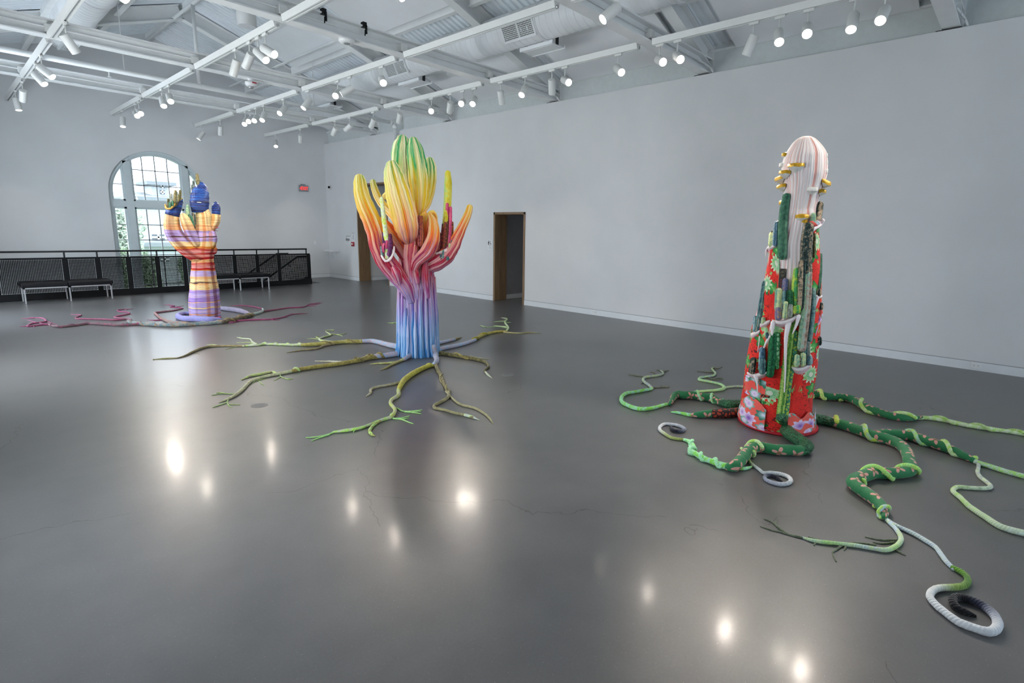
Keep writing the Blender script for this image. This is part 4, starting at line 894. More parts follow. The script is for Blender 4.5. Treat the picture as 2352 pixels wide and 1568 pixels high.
limb('arm', [(208,535,46,.08),(212,590,60,.10),(228,710,72,.12),(272,840,82,.14),(330,970,86,.16),(375,1100,88,.17),(410,1240,92,.19),(480,1390,90,.21),(580,1520,84,.22),(690,1660,72,.23),(745,1790,40,.22)], ribs=25, amp=.20, lump=.07, seed=21, twist=.18)
limb('arm', [(342,568,27,-.25),(360,640,32,-.25),(398,735,37,-.24),(450,810,40,-.22),(520,880,44,-.18),(600,960,52,-.12),(680,1050,55,-.05)], ribs=15, amp=.20, lump=.07, seed=22, twist=.2)
limb('bulb', [(470,720,34,-.05),(492,712,46,-.05),(520,716,40,-.05)], ribs=15, amp=.20, seed=23)
limb('arm', [(430,990,60,.0),(500,1080,76,.02),(575,1170,84,.04),(650,1270,74,.04),(720,1390,60,.05)], ribs=19, amp=.20, lump=.07, seed=24, twist=.2)
limb('arm', [(1338,832,33,.0),(1320,900,38,.01),(1272,1010,43,.02),(1215,1130,55,.03),(1160,1240,70,.05),(1090,1335,82,.06),(1010,1395,82,.07),(920,1440,70,.08),(850,1490,50,.05)], ribs=21, amp=.20, lump=.07, seed=25, twist=.1)
limb('arm', [(935,920,26,.20),(962,985,44,.24),(970,1085,58,.27),(950,1190,68,.28),(905,1285,72,.28),(845,1345,62,.27),(790,1400,52,.24),(760,1480,40,.22)], ribs=21, amp=.20, lump=.07, seed=26, twist=.15)
limb('arm', [(900,960,18,.16),(925,905,24,.16),(958,885,24,.15),(985,930,20,.12),(990,1010,18,.1)], ribs=8, amp=.2, seed=27)
limb('front_stem', [(730,1180,52,.22),(722,1300,58,.20),(728,1440,60,.19),(748,1600,56,.19),(790,1760,40,.2)], ribs=18, amp=.20, seed=28, twist=.1)
limb('bulb', [(560,1460,30,.34),(585,1500,44,.36),(605,1560,36,.34),(620,1620,22,.3)], ribs=13, amp=.2, seed=29)
for k_, pts in enumerate(([(640,1250,22,-.02),(640,1340,30,0),(650,1460,30,.02)], [(690,1200,30,.1),(700,1400,34,.16),(720,1600,30,.2)], [(780,1240,26,.24),(770,1400,30,.24),(800,1600,30,.22)], [(880,1400,28,.22),(880,1560,34,.22),(905,1750,28,.2)])):
    limb('cloth_strand', pts, ribs=6, amp=.22, seed=40+k_)
# hanging cloth strips at the foot of the trunk
rr = random.Random(5)
for j in range(30):
    a = math.radians(rr.uniform(-105, 105)); Rb = 262/5.6*PB.k(); d = PB.n*math.cos(a)+PB.r*math.sin(a); z1 = rr.uniform(.45, 1.15); c = B0+PB.r*.0
    P = [c+d*(Rb*1.12)+Vector((0, 0, .012)), c+d*(Rb*1.03)+Vector((0, 0, .14)), c+d*(Rb*.985)+Vector((0, 0, z1*.5)), c+d*(Rb*.95)+Vector((0, 0, z1))]
    P, R = catmull(P, [.016, .022, .026, .010], .06); part_tube(rb, 'cloth_strip', P, R, RAIN, ribs=3, amp=.25, seed=60+j, per=3)
# sprigs planted in the arms
sprig('sprig', [(432,738,16,.30),(448,880,20,.31),(468,1050,22,.32),(484,1210,22,.33),(490,1350,20,.33)], CA['wg'], seed=2)
for j, (pts, mt) in enumerate((([(446,1100,12,.30),(462,1180,20,.33),(470,1270,20,.33)], 'violet'), ([(520,1120,18,.30),(520,1210,25,.34),(510,1320,22,.35)], 'violet'), ([(458,1210,12,.36),(446,1240,13,.37),(452,1290,12,.36)], 'magenta'), ([(486,1180,11,.36),(480,1250,12,.37)], 'magenta'), ([(430,1240,12,.30),(440,1330,14,.32)], 'teal'))):
    sprig('sprig', pts, CA[mt], seed=70+j)
limb('cup_rim', [(430,1330,9,.36),(470,1385,12,.38),(520,1365,12,.37),(556,1290,10,.34),(560,1240,8,.32)], RIM, ribs=5, amp=.2)
for j, (pts, mt, rbs) in enumerate((([(1112,478,28,.02),(1114,600,37,.03),(1108,790,38,.03),(1092,960,32,.04),(1078,1090,24,.04)], 'yel', 6), ([(1108,800,16,.08),(1108,860,18,.08),(1096,960,20,.08)], 'magenta', 5), ([(1142,838,15,.07),(1138,1000,17,.07),(1122,1240,18,.07)], 'magenta', 5), ([(1092,872,12,.11),(1098,930,18,.11),(1096,975,16,.11)], 'yel', 5),
     ([(1100,985,20,.10),(1090,1110,24,.10),(1080,1260,22,.10)], 'tan', 6), ([(1065,1010,14,.05),(1058,1130,20,.06),(1050,1270,20,.06)], 'maroon', 5), ([(1022,1105,20,.06),(1020,1190,27,.06),(1014,1290,24,.06)], 'maroon', 6), ([(1158,992,15,.02),(1154,1100,18,.03),(1140,1230,18,.03)], 'tan', 6),
     ([(1152,1180,12,.10),(1150,1225,14,.10)], 'grey', 4), ([(1132,1210,11,.13),(1130,1250,12,.13)], 'pale', 4), ([(1066,1280,10,.16),(1062,1350,11,.17)], 'teal', 4), ([(1040,1325,9,.17),(1040,1360,10,.17)], 'teal', 4), ([(1112,1350,15,.16),(1114,1364,17,.16)], 'teal', 6), ([(818,925,15,.26),(820,1080,20,.28),(822,1220,20,.30)], 'maroon', 6), ([(845,930,14,.26),(848,1080,17,.27),(850,1215,16,.28)], 'tan', 6), ([(790,940,14,.24),(795,1060,16,.26)], 'tan', 6))):
    sprig('sprig', pts, CA[mt], seed=90+j, ribs=rbs)
limb('cup_rim', [(1000,1310,12,.12),(1060,1290,16,.14),(1110,1265,16,.12),(1150,1225,12,.08)], RIM, ribs=5, amp=.2)
# ---- roots of the middle sculpture
KB = (340, 700, 2.5565); ROOT_S = .67
BLUEF = ('#9fb6d2', '#b9a9b4'); OLV = ('#98904a', '#b0a966'); TAN = ('#9a8d68', '#847958'); PALE = ('#c3c8b4', '#b9d27a'); BRN = ('#6b5f3c', '#9a8d55'); LIM = ('#b4e28a', '#a6d98a')
def root_seg(k, pts, rad, c, name='root', step=.035, root=rb, around=10, lump=.10, seed=1):
    P, R = floor_path(k, pts, rad, step); o = cord(root, name, P, R, c[0], c[1], around, lump=lump, seed=seed); return o, P, R
o1, P1, R1 = root_seg(KB, [(1500,248),(1440,240),(1390,228),(1320,212),(1245,214)], [.062,.058,.054,.05,.046], BLUEF)
o, P, R = root_seg(KB, [(1255,214),(1150,217),(1070,224),(990,230),(905,234)], [.046,.042,.044,.046,.036], OLV); wrap(o, 'root_wrap', P, R, .1, .7, 1.5, .016, '#6b5f3c', '#8a7d4f')
o, P, R = root_seg(KB, [(915,233),(840,234),(760,231),(690,229),(640,236),(560,241)], [.032,.026,.024,.024,.022,.02], PALE); wrap(o, 'root_wrap', P, R, 0, 1, 5, .014, '#c9cbb8', '#b6d67e')
o, P, R = root_seg(KB, [(570,240),(450,240),(370,243),(310,255),(260,276),(215,298),(170,312)], [.022,.022,.024,.026,.024,.016,.01], TAN)
twig(o, KB, [(172,311),(120,312),(60,316),(30,323)], .011, .006, '#8f8a5c', '#7a774e'); twig(o, KB, [(150,313),(90,318),(28,318)], .009, .005, '#8f8a5c', '#7a774e'); twig(o, KB, [(262,278),(290,284),(300,291)], .007, .004, '#8f8a5c', '#7a774e')
o, P, R = root_seg(KB, [(1090,228),(1040,236),(990,256),(900,266),(815,280)], [.03,.024,.02,.016,.006], TAN)
o, P, R = root_seg(KB, [(1090,218),(1045,213),(1006,203),(1030,188),(1072,178),(1062,167),(1046,158)], [.026,.024,.022,.02,.018,.014,.01], PALE, 'root_branch')
for pts in ([(1046,160),(1045,150),(1075,147),(1092,149),(1080,154)], [(1012,197),(988,190),(990,184),(1006,184)], [(1000,200),(965,197),(930,199)], [(1078,172),(1120,173),(1165,167)], [(1110,173),(1130,178),(1142,183)]): twig(o, KB, pts, .010, .005, '#a3b56a', '#b9c98a')
o, P, R = root_seg(KB, [(640,232),(612,215),(600,201),(560,197),(522,190)], [.02,.018,.016,.016,.006], ('#b5b8a2','#c6cfae'), 'root_branch')
for pts in ([(645,226),(590,220),(520,222)], [(600,238),(545,240),(500,250),(455,262)], [(420,240),(385,233),(345,234)], [(540,191),(555,187)]): twig(o, KB, pts, .013, .005, '#b0c07a', '#c2cf9a')
o, P, R = root_seg(KB, [(1500,276),(1440,290),(1380,298),(1330,304)], [.062,.056,.052,.05], BLUEF)
wrap(o, 'root_wrap', P, R, .72, 1, 1.0, .024, BRN[0], BRN[1])
o, P, R = root_seg(KB, [(1340,303),(1285,312),(1240,325),(1200,332),(1120,346),(1000,361),(900,376),(850,387)], [.048,.046,.044,.042,.04,.038,.036,.034], ('#a89a55','#8e8247'))
wrap(o, 'root_wrap', P, R, .02, .3, 1.5, .02, BRN[0], BRN[1]); wrap(o, 'root_wrap', P, R, .93, 1, .9, .016, '#b6d67e', '#c2c8a8')
o, P, R = root_seg(KB, [(860,385),(780,402),(720,413),(650,430),(600,450),(558,492),(520,524),(470,551),(418,572)], [.03,.028,.026,.026,.026,.026,.024,.018,.006], ('#aba388','#bfc39a'))
for pts in ([(530,520),(480,522),(440,519),(400,526),(375,530)], [(450,520),(425,514),(402,517)], [(470,553),(466,570),(470,583),(505,584),(540,585)], [(467,572),(425,586),(380,602)], [(468,580),(476,592),(492,602)], [(640,436),(625,450),(610,462)], [(640,446),(665,438),(692,436)], [(655,448),(662,460),(682,471)], [(770,405),(778,420),(758,434),(740,445)], [(778,418),(800,431),(852,433)], [(805,430),(822,437),(838,438)]): twig(o, KB, pts, .010, .005, '#9ab56a', '#aebf86')
root_seg(KB, [(1140,336),(1080,332),(1030,331),(980,329)], [.022,.018,.014,.007], ('#b9b094','#c9c8b4'), 'root_branch')
root_seg(KB, [(750,402),(728,392),(690,400),(640,409),(600,416),(550,439)], [.022,.024,.024,.024,.022,.010], ('#b0aa8c','#b6cf7a'), 'root_branch')
o, P, R = root_seg(KB, [(1556,270),(1535,298),(1505,318)], [.05,.045,.036], BLUEF); o, P, R = root_seg(KB, [(1512,314),(1462,334),(1410,341),(1355,343),(1305,347)], [.032,.024,.02,.016,.006], ('#b3a56a','#c6d08a'))
root_seg(KB, [(1500,320),(1465,337),(1430,352),(1400,368),(1365,383)], [.024,.022,.02,.018,.006], ('#a89a5f','#b5ac72'), 'root_branch')
P = [PB.pt(*K(KB, 1678, 244), .25), on_z(*K(KB, 1686, 290), .036), on_z(*K(KB, 1696, 325), .033), on_z(*K(KB, 1678, 352), .028)]; P, R = catmull(P, [.03, .036, .033, .028], .035)
cord(rb, 'root', P, R, BLUEF[0], BLUEF[1], 10, lump=.08)
o, P, R = root_seg(KB, [(1672,354),(1620,368),(1555,402),(1505,440),(1482,475),(1470,503)], [.034,.044,.046,.046,.042,.03], ('#b5ad38','#c9c24e'), lump=.14)
wrap(o, 'root_wrap', P, R, 0, .12, .8, .016, '#c6c45a', '#a89c44')
o, P, R = root_seg(KB, [(1470,498),(1470,530),(1432,555),(1425,580),(1450,612),(1442,642),(1420,662)], [.03,.032,.026,.026,.026,.026,.024], ('#bdb9a0','#b9c860'))
for pts in ([(1455,603),(1500,624),(1560,622),(1608,616)], [(1510,627),(1565,632),(1602,638)], [(1530,626),(1570,624),(1600,624)], [(1424,650),(1430,664),(1480,664),(1535,652)], [(1440,667),(1490,672),(1530,688),(1557,697)], [(1470,668),(1510,668),(1530,663)], [(1424,645),(1432,636),(1440,640)]): twig(o, KB, pts, .012, .006, LIM[0], LIM[1])
o, P, R = root_seg(KB, [(1424,660),(1370,676),(1325,694),(1280,712),(1230,726),(1160,737),(1090,746)], [.024,.022,.02,.02,.022,.022,.014], ('#c3c4ae','#b2e06a'))
twig(o, KB, [(1092,745),(1060,760),(985,775),(928,779)], .012, .006, LIM[0], LIM[1]); twig(o, KB, [(1062,762),(1010,778),(962,797)], .012, .006, LIM[0], LIM[1]); twig(o, KB, [(1215,730),(1210,742),(1206,748)], .009, .005, LIM[0], LIM[1])
root_seg(KB, [(1372,674),(1325,704),(1302,738),(1312,758),(1332,769)], [.02,.02,.022,.02,.006], ('#a8a05c','#b7e07a'), 'root_branch')
root_seg(KB, [(1505,448),(1420,468),(1340,483),(1308,497),(1308,515),(1281,537)], [.024,.02,.02,.022,.02,.008], ('#a39a78','#b9b39a'), 'root_branch')
o, P, R = root_seg(KB, [(1684,345),(1706,385),(1726,430),(1746,480),(1770,510)], [.036,.036,.034,.028,.024], ('#857a4a','#5f5838')); wrap(o, 'root_wrap', P, R, .3, 1, 2, .012, '#a89c6a', '#8f8658')
root_seg(KB, [(1766,505),(1762,540),(1712,572),(1682,588),(1686,605),(1740,616),(1800,633),(1870,648),(1908,660)], [.022,.026,.024,.022,.022,.02,.02,.02,.018], ('#8f8862','#a39c74')); root_seg(KB, [(1862,646),(1900,656),(1945,675)], [.022,.02,.005], ('#c9cfc0','#c2e88a'), 'root_tip')
root_seg(KB, [(1750,508),(1800,560),(1842,586),(1920,606),(1980,641),(2010,670),(2027,698)], [.018,.018,.018,.018,.018,.016,.005], ('#9a936c','#a8a07a'), 'root_branch')
o, P, R = root_seg(KB, [(1715,282),(1780,293),(1850,304),(1930,319),(1982,336),(1999,362),(1976,384),(1990,405)], [.042,.04,.036,.034,.03,.024,.02,.018], ('#7d7448','#555030')); wrap(o, 'root_wrap', P, R, 0, .35, 1, .018, '#a3965c', '#8a7d48'); root_seg(KB, [(1982,395),(1998,412),(2022,430)], [.02,.018,.004], ('#c3c8b0','#cfd4bc'), 'root_tip')
root_seg(KB, [(1890,303),(1950,312),(2003,318)], [.016,.012,.005], ('#c0c2ae','#a9a07a'), 'root_branch')
o, P, R = root_seg(KB, [(1705,262),(1740,252),(1800,241),(1870,223),(1922,205)], [.05,.045,.042,.04,.036], BLUEF)
o, P, R = root_seg(KB, [(1915,206),(1945,186),(2000,166),(2060,156),(2105,156)], [.034,.036,.034,.032,.026], ('#c2b65a','#a89c4e')); wrap(o, 'root_wrap', P, R, 0, .6, 1.5, .02, '#b9b03c', '#a39a4a')
root_seg(KB, [(2090,160),(2180,166),(2230,162),(2308,165)], [.02,.018,.016,.005], ('#a39a68','#b3ac80'), 'root_branch')
o, P, R = root_seg(KB, [(2104,154),(2116,132),(2096,102),(2108,82),(2075,74)], [.022,.022,.022,.018,.006], ('#c9d0b4','#b6d68a'), 'root_branch')
for pts in ([(2112,135),(2060,126),(2000,130),(1950,120)], [(2105,128),(2060,124),(2030,120)], [(2098,95),(2060,96),(2030,98)], [(2100,104),(2130,102)], [(1975,128),(1950,121)]): twig(o, KB, pts, .016, .006, '#b5d69a', '#c2d8a8')
root_seg(KB, [(1712,222),(1765,211),(1800,203)], [.04,.034,.03], BLUEF); root_seg(KB, [(1795,204),(1820,196),(1842,190)], [.03,.022,.004], ('#7d7448','#a3965c'), 'root_tip')
o, P, R = root_seg(KB, [(1474,104),(1440,105),(1408,105)], [.012,.012,.006], ('#aecf8a','#b9d69a'), 'root_branch'); twig(o, KB, [(1440,105),(1432,113)], .01, .005, '#aecf8a', '#b9d69a')
# ================================================================ blue-tipped hand (left)
A0 = on_z(471, 728); A0.z = 0; PA = Plane(A0); KH = (330, 380, 4.126)
ra = empty('hand_cactus_sculpture', A0, 'hand-shaped wound-cord cactus sculpture with blue fingertips, left before the arched window', 'sculpture')
def hl(name, pts, mat=BANDS, **kw): return limb(name, pts, mat, KH, .05, ra, PA, **kw)
kwA = dict(around=30, lump=.05)
hl('wrist', [(585,1450,152,0),(583,1380,156,0),(578,1290,155,0),(573,1170,146,0),(566,1060,128,0),(563,960,114,0),(562,890,104,0),(560,830,112,0),(566,770,122,0),(576,700,120,0),(578,620,100,0),(572,540,84,0),(566,470,80,0),(560,440,70,0)], round0=False, seed=1, **kwA)
hl('palm', [(600,870,70,.03),(520,850,92,.05),(430,790,96,.06),(345,715,92,.06),(290,640,84,.05),(268,560,76,.04),(268,490,70,.03),(276,455,60,.03)], seed=2, **kwA)
hl('thumb', [(500,740,50,.14),(455,660,56,.16),(420,580,54,.17),(392,510,48,.16),(376,478,34,.15)], seed=3, **kwA)
hl('knuckle', [(640,760,40,.10),(648,700,52,.12),(645,650,46,.1)], seed=4, around=22); hl('knuckle', [(665,820,28,.04),(668,795,34,.05),(650,785,28,.06)], seed=5, around=20)
hl('small_finger', [(630,610,34,.03),(662,570,42,.03),(684,520,45,.03),(688,462,44,.03)], seed=6, around=24, lump=.04, round1=False)
hl('small_fingertip', [(687,466,42,.03),(686,410,43,.03),(684,370,36,.03),(681,352,20,.03)], BLUE, around=26, lump=.1, seed=7, round0=False)
hl('middle_fingertip', [(536,446,76,.0),(530,400,88,0),(529,345,94,0),(533,290,88,0),(542,240,76,0),(552,200,54,0),(550,175,26,0)], BLUE, around=36, lump=.11, seed=8, round0=False)
hl('first_fingertip', [(272,474,69,.03),(280,440,67,.03),(300,410,58,.02),(325,378,42,.01),(346,348,26,.0),(362,322,10,.0)], BLUE, around=28, lump=.05, seed=9, round0=False)
OCH = mat_cactus('ochre_rim', '#8a6a2a', '#b8934a', '#cfb06a', 30)
hl('fingertip_rim', [(206,372,9,.16),(212,402,10,.22),(236,412,11,.25),(268,398,11,.25),(292,362,10,.2),(325,330,9,.15),(364,314,7,.08)], OCH, ribs=4, amp=.2)
hl('fingertip_hollow', [(222,395,16,.14),(250,388,28,.14),(285,362,30,.12),(322,335,18,.1)], CA['olive'], around=16, lump=.15)
for j, (x0, y0, x1, y1, r, mt, o) in enumerate(((232,320,238,395,12,'olive',.10),(258,272,258,380,14,'grey',.09),(300,240,292,350,15,'olive',.08),(318,258,312,345,12,'grey',.07),(346,238,340,325,14,'olive',.06),(272,340,275,385,10,'green',.12),(330,290,325,335,9,'olive',.09),(245,352,250,400,10,'green',.13),
        (505,85,512,170,17,'olive',-.02),(470,150,478,235,14,'grey',-.02),(455,185,462,250,10,'grey',-.03),(540,145,540,180,8,'grey',0),(512,145,515,180,14,'olive',.02),(416,382,418,470,17,'pale',.10),(432,470,446,540,14,'green',.14),(455,490,468,570,14,'green',.16),(470,455,476,590,17,'dark',.14),(448,540,462,590,10,'pale',.18),(480,470,484,560,12,'teal',.10))):
    o += .12 if x0 < 360 else 0; sprig('sprig', [(x0,y0,r*.8,o),((x0+x1)/2,(y0+y1)/2,r,o),(x1,y1,r,o)], CA[mt], KH, ra, PA, seed=200+j)
WHT = plain('white_tag', '#e3e0cf', .6)
for x, y, o in ((524, 349, 99), (668, 374, 40)):
    hl('stitch', [(x-18,y-1,3.5,(o+2)/4.126*PA.k()),(x,y,4,(o+3)/4.126*PA.k()),(x+20,y+2,3.5,(o+2)/4.126*PA.k())], WHT, around=8)
for x, y, r in ((690, 586, 24), (682, 615, 20)):
    hl('shelf_frill', [(x-30,y,r*.5,.05),(x,y+2,r*.45,.06),(x+r,y+6,r*.2,.06)], CA['magenta'] if y < 600 else CA['violet'], around=12, flat=.4)
# ---- roots of the hand
KA = (0, 540, 3.0154); ROOT_S = .58; LAV = ('#9a94cc', '#8a90d0'); DKR = ('#5f5a62', '#8a7a68'); TEA = ('#6a8088', '#9a9488'); PKR = ('#98486f', '#86405f'); MIXR = ('#86505f', '#6a5a5e')
def ra_seg(pts, rad, c, name='root', root=None, **kw): return root_seg(KA, pts, rad, c, name, .05, ra if root is None else root, **kw)
ra_seg([(1520,582),(1450,584),(1360,580),(1290,578),(1240,566),(1236,552),(1270,541),(1320,540)], [.06,.085,.09,.088,.08,.07,.06,.05], LAV)
ra_seg([(1530,505),(1580,510),(1640,518),(1690,530),(1735,548)], [.07,.08,.08,.074,.05], ('#a39fb8','#9a94b0'))
ra_seg([(1525,568),(1500,572),(1470,577)], [.03,.03,.02], ('#c23a6a','#a83060'), 'root_wrap')
o, P, R = ra_seg([(1750,548),(1690,566),(1610,586),(1545,600)], [.055,.07,.07,.06], ('#4f4a44','#7a6a4a')); wrap(o, 'root_wrap', P, R, 0, 1, 3, .02, '#b39a5a', '#5a5550')
o, P, R = ra_seg([(1560,598),(1450,609),(1350,614),(1250,621),(1150,622),(1060,618),(980,612),(920,604),(884,596)], [.055,.055,.055,.055,.052,.05,.05,.05,.045], TEA); wrap(o, 'root_wrap', P, R, 0, 1, 7, .018, '#7a8a98', '#a3805a')
o, P, R = ra_seg([(1740,548),(1790,538),(1822,522),(1818,508)], [.045,.045,.04,.03], ('#8fa3a0','#b0b8b0')); o, P, R = ra_seg([(1815,508),(1780,500),(1735,491),(1680,487),(1600,488)], [.03,.026,.024,.02,.008], PKR, 'root_branch')
o, P, R = ra_seg([(1825,526),(1900,516),(2000,502),(2095,497),(2125,487),(2150,476),(2235,467)], [.034,.028,.024,.022,.02,.016,.006], [[(0, '#7a5a5a'), (.5, '#98486f'), (1, '#a84a78')], '#86405f'], 'root_branch')
for pts in ([(2130,487),(2190,489)], [(2150,478),(2190,470),(2210,463)], [(2160,480),(2200,478),(2220,473)], [(2000,503),(2030,498)]): twig(o, KA, pts, .014, .006, PKR[0], PKR[1])
o, P, R = ra_seg([(1545,600),(1600,603),(1655,600)], [.03,.024,.008], PKR, 'root_branch'); o, P, R = ra_seg([(1560,596),(1640,592),(1740,586),(1820,583),(1880,581),(1950,570),(2010,550),(2070,543),(2132,541)], [.03,.028,.026,.024,.024,.022,.018,.014,.006], PKR, 'root_branch')
for pts in ([(1870,582),(1900,587),(1935,589)], [(1885,576),(1920,573)], [(1960,567),(1990,569)], [(2000,552),(2025,540)]): twig(o, KA, pts, .014, .006, PKR[0], PKR[1])
o, P, R = ra_seg([(990,614),(930,617),(850,622),(760,618),(650,612),(600,611),(520,622),(430,632),(375,629),(335,616)], [.035,.034,.034,.034,.034,.034,.034,.032,.03,.028], MIXR); wrap(o, 'root_wrap', P, R, 0, 1, 8, .014, '#96486a', '#6a5a62')
o, P, R = ra_seg([(345,618),(290,620),(230,628),(188,630),(215,612),(262,605),(312,598),(314,584),(282,572),(208,570)], [.026,.024,.022,.022,.022,.022,.022,.02,.018,.008], PKR, 'root_branch')
for pts in ([(205,629),(170,631),(140,632)], [(230,628),(240,636)], [(312,592),(350,602),(366,605)], [(255,606),(220,594),(190,588)], [(240,572),(200,575),(152,576)], [(330,616),(360,612),(390,615)], [(275,606),(300,612),(335,608)]): twig(o, KA, pts, .016, .007, PKR[0], PKR[1])
o, P, R = ra_seg([(884,598),(905,585),(880,580),(800,586),(740,583),(640,580),(540,578),(524,571),(545,560),(560,552),(490,548)], [.045,.036,.032,.03,.028,.024,.022,.02,.02,.018,.006], [[(0, '#6a8088'), (.25, '#86505f'), (1, '#9c4a74')], '#86405f'])
o, P, R = ra_seg([(900,582),(850,576),(792,568),(812,560),(862,551),(896,542),(885,533),(822,526),(816,518),(850,514),(922,510)], [.026,.026,.024,.024,.024,.022,.022,.02,.02,.016,.005], [[(0, '#7a7a70'), (.3, '#98486f'), (1, '#9c4a74')], '#86405f'], 'root_branch')
for pts in ([(888,543),(916,552)], [(860,513),(880,517)]): twig(o, KA, pts, .013, .006, PKR[0], PKR[1])
o, P, R = ra_seg([(1290,610),(1230,606),(1180,600),(1140,586),(1105,568),(1082,546),(1076,536),(1130,529),(1205,520),(1250,512)], [.05,.05,.046,.04,.036,.034,.032,.028,.024,.02], [[(0, '#7a8888'), (.35, '#8a6a66'), (1, '#98486f')], '#9a7a72'])
o, P, R = ra_seg([(1250,512),(1268,506),(1225,500),(1180,497),(1208,489),(1180,484),(1130,480)], [.02,.02,.018,.018,.016,.014,.005], PKR, 'root_branch')
for pts in ([(1215,500),(1245,492),(1275,488)], [(1195,487),(1165,478)], [(1225,493),(1255,500)]): twig(o, KA, pts, .013, .006, PKR[0], PKR[1])
ra_seg([(1125,584),(1080,588),(1020,586)], [.022,.018,.006], PKR, 'root_branch')
# ================================================================ red floral column (right)
C0 = on_z(1785, 972); C0.z = 0; PC = Plane(C0); Q1 = (1660, 290, 5.227); Q2 = (1660, 560, 6.533); Q3 = (1660, 770, 6.533); Q0 = (0, 0, 1)
rc = empty('floral_column_sculpture', C0, 'tall red floral cloth column sculpture with pink top and planted cacti, at right', 'sculpture')
rows = [(985,1702,1868),(960,1699,1869),(930,1705,1867),(900,1711,1868),(850,1715,1873),(800,1722,1876),(760,1726,1882),(700,1745,1885),(650,1757,1886),(600,1764,1882),(560,1768,1880),(510,1786,1880),(480,1798,1875),(450,1800,1883),(420,1798,1894),(400,1794,1900),(380,1795,1901),(358,1801,1900),(347,1807,1896),(338,1813,1890),(328,1820,1882),(319,1830,1873),(313.5,1842,1863)]
prof = []
for y, xl, xr in rows:
    (s0, z0), (s1, z1) = PC.sz(xl, y), PC.sz(xr, y); prof.append(((z0+z1)/2, (s0+s1)/2, (s1-s0)/2))
prof[0] = (0.0, prof[0][1], prof[0][2])
def prof_at(z):
    if z <= prof[0][0]: return prof[0][1:]
    for a, b in zip(prof, prof[1:]):
        if a[0] <= z <= b[0]:
            f = (z-a[0])/max(1e-6, b[0]-a[0]); return a[1]+(b[1]-a[1])*f, a[2]+(b[2]-a[2])*f
    return prof[-1][1:]
def zpx(y): return PC.sz(1800, y)[1]
def shell(name, mat, z0, ztop, grow=1.0, th0=-math.pi, th1=math.pi, nth=96, nz=60, ribs=False, lump=.03, seed=0, closed=True):
    """wrapped cloth: ring by ring round the column; ztop(theta) is the cut edge, theta 0 faces the viewer"""
    mb = MB(); mb.uv = []; mb.strip = []; rnd = random.Random(seed); vs = []; vals = []; i = 0
    rw = []
    while len(rw) < nth: v = rnd.random(); rw += [v]*rnd.choice((2, 3, 3, 4))
    n1 = nth if closed else nth+1; off = Vector((seed*3.1, 1.7, 2.2))
    for k in range(nz+1):
        for j in range(n1):
            th = th0+(th1-th0)*j/nth; zt = ztop(th); z = z0+(zt-z0)*k/nz; sc_, r = prof_at(z); r *= grow
            d = PC.n*math.cos(th)+PC.r*math.sin(th); base = C0+PC.r*sc_+Vector((0, 0, z))
            if ribs: r *= 1+.045*(rw[j % nth]-.5)+.012*math.sin(j*2.3)
            r *= 1+lump*mnoise.noise((base+d*r)*3.2+off); vs.append(base+d*r)
    fs = []
    for k in range(nz):
        for j in range(nth):
            j1 = (j+1) % n1 if closed else j+1; fs.append((k*n1+j, k*n1+j1, (k+1)*n1+j1, (k+1)*n1+j)); th = th0+(th1-th0)*j/nth; tb = th0+(th1-th0)*(j+1)/nth
            za, zb = z0+(ztop(th)-z0)*k/nz, z0+(ztop(th)-z0)*(k+1)/nz; mb.uv.append([(th*.22, za), (tb*.22, za), (tb*.22, zb), (th*.22, zb)]); mb.strip.append(rw[j % nth])
    mb.add(vs, fs)
    if abs(ztop(0)-prof[-1][0]) < .05 and closed: mb.f.append(tuple(range(nz*n1, (nz+1)*n1))); mb.uv.append([(0, 0)]*n1); mb.strip.append(.5)
    o = mb.obj(name, mat, rc, True); return o
ztop_all = prof[-1][0]
shell('pink_core', PINK, zpx(740), lambda th: ztop_all, .985, nth=300, nz=90, ribs=True, lump=.02, seed=3)
def red_top(th):
    d = math.degrees(th)
    pts = [(-180, 545), (-95, 562), (-40, 566), (-30, 600), (-22, 730), (0, 735), (24, 735), (30, 640), (38, 520), (60, 512), (100, 505), (180, 545)]
    for a, b in zip(pts, pts[1:]):
        if a[0] <= d <= b[0]: f = (d-a[0])/(b[0]-a[0]); return zpx(a[1]+(b[1]-a[1])*f)
    return zpx(545)
shell('floral_wrap', FLORAL, .0, red_top, 1.035, nth=110, nz=70, lump=.05, seed=5)
def surf(x, y, extra=0.0, k=Q0):
    """point on the column's viewer-side surface seen at a pixel"""
    px, py = K(k, x, y); z = PC.sz(px, py)[1]; sc_, r = prof_at(z); r *= 1.035; s = PC.sz(px, py)[0]
    for _ in range(3):
        dd = max(-1, min(1, (s-sc_)/r)); dep = r*math.sqrt(1-dd*dd); p = PC.pt(px, py, dep+extra); s = (p-C0).dot(PC.r); z = p.z; sc_, r = prof_at(z); r *= 1.035
    lim = r*1.03+max(0, extra); s1 = max(sc_-lim, min(sc_+lim, s))      # never stand clear of the cloth
    return p+PC.r*(s1-s)
def on_col(name, pts, mat, k, extra=0.0, step=.03, root=rc, **kw):
    """pts (x, y, radius px) laid on the column's surface"""
    P = [surf(x, y, extra, k) for x, y, r in pts]; R = [r/k[2]*PC.k() for x, y, r in pts]; P, R = catmull(P, R, step); return part_tube(root, name, P, R, mat, **kw)
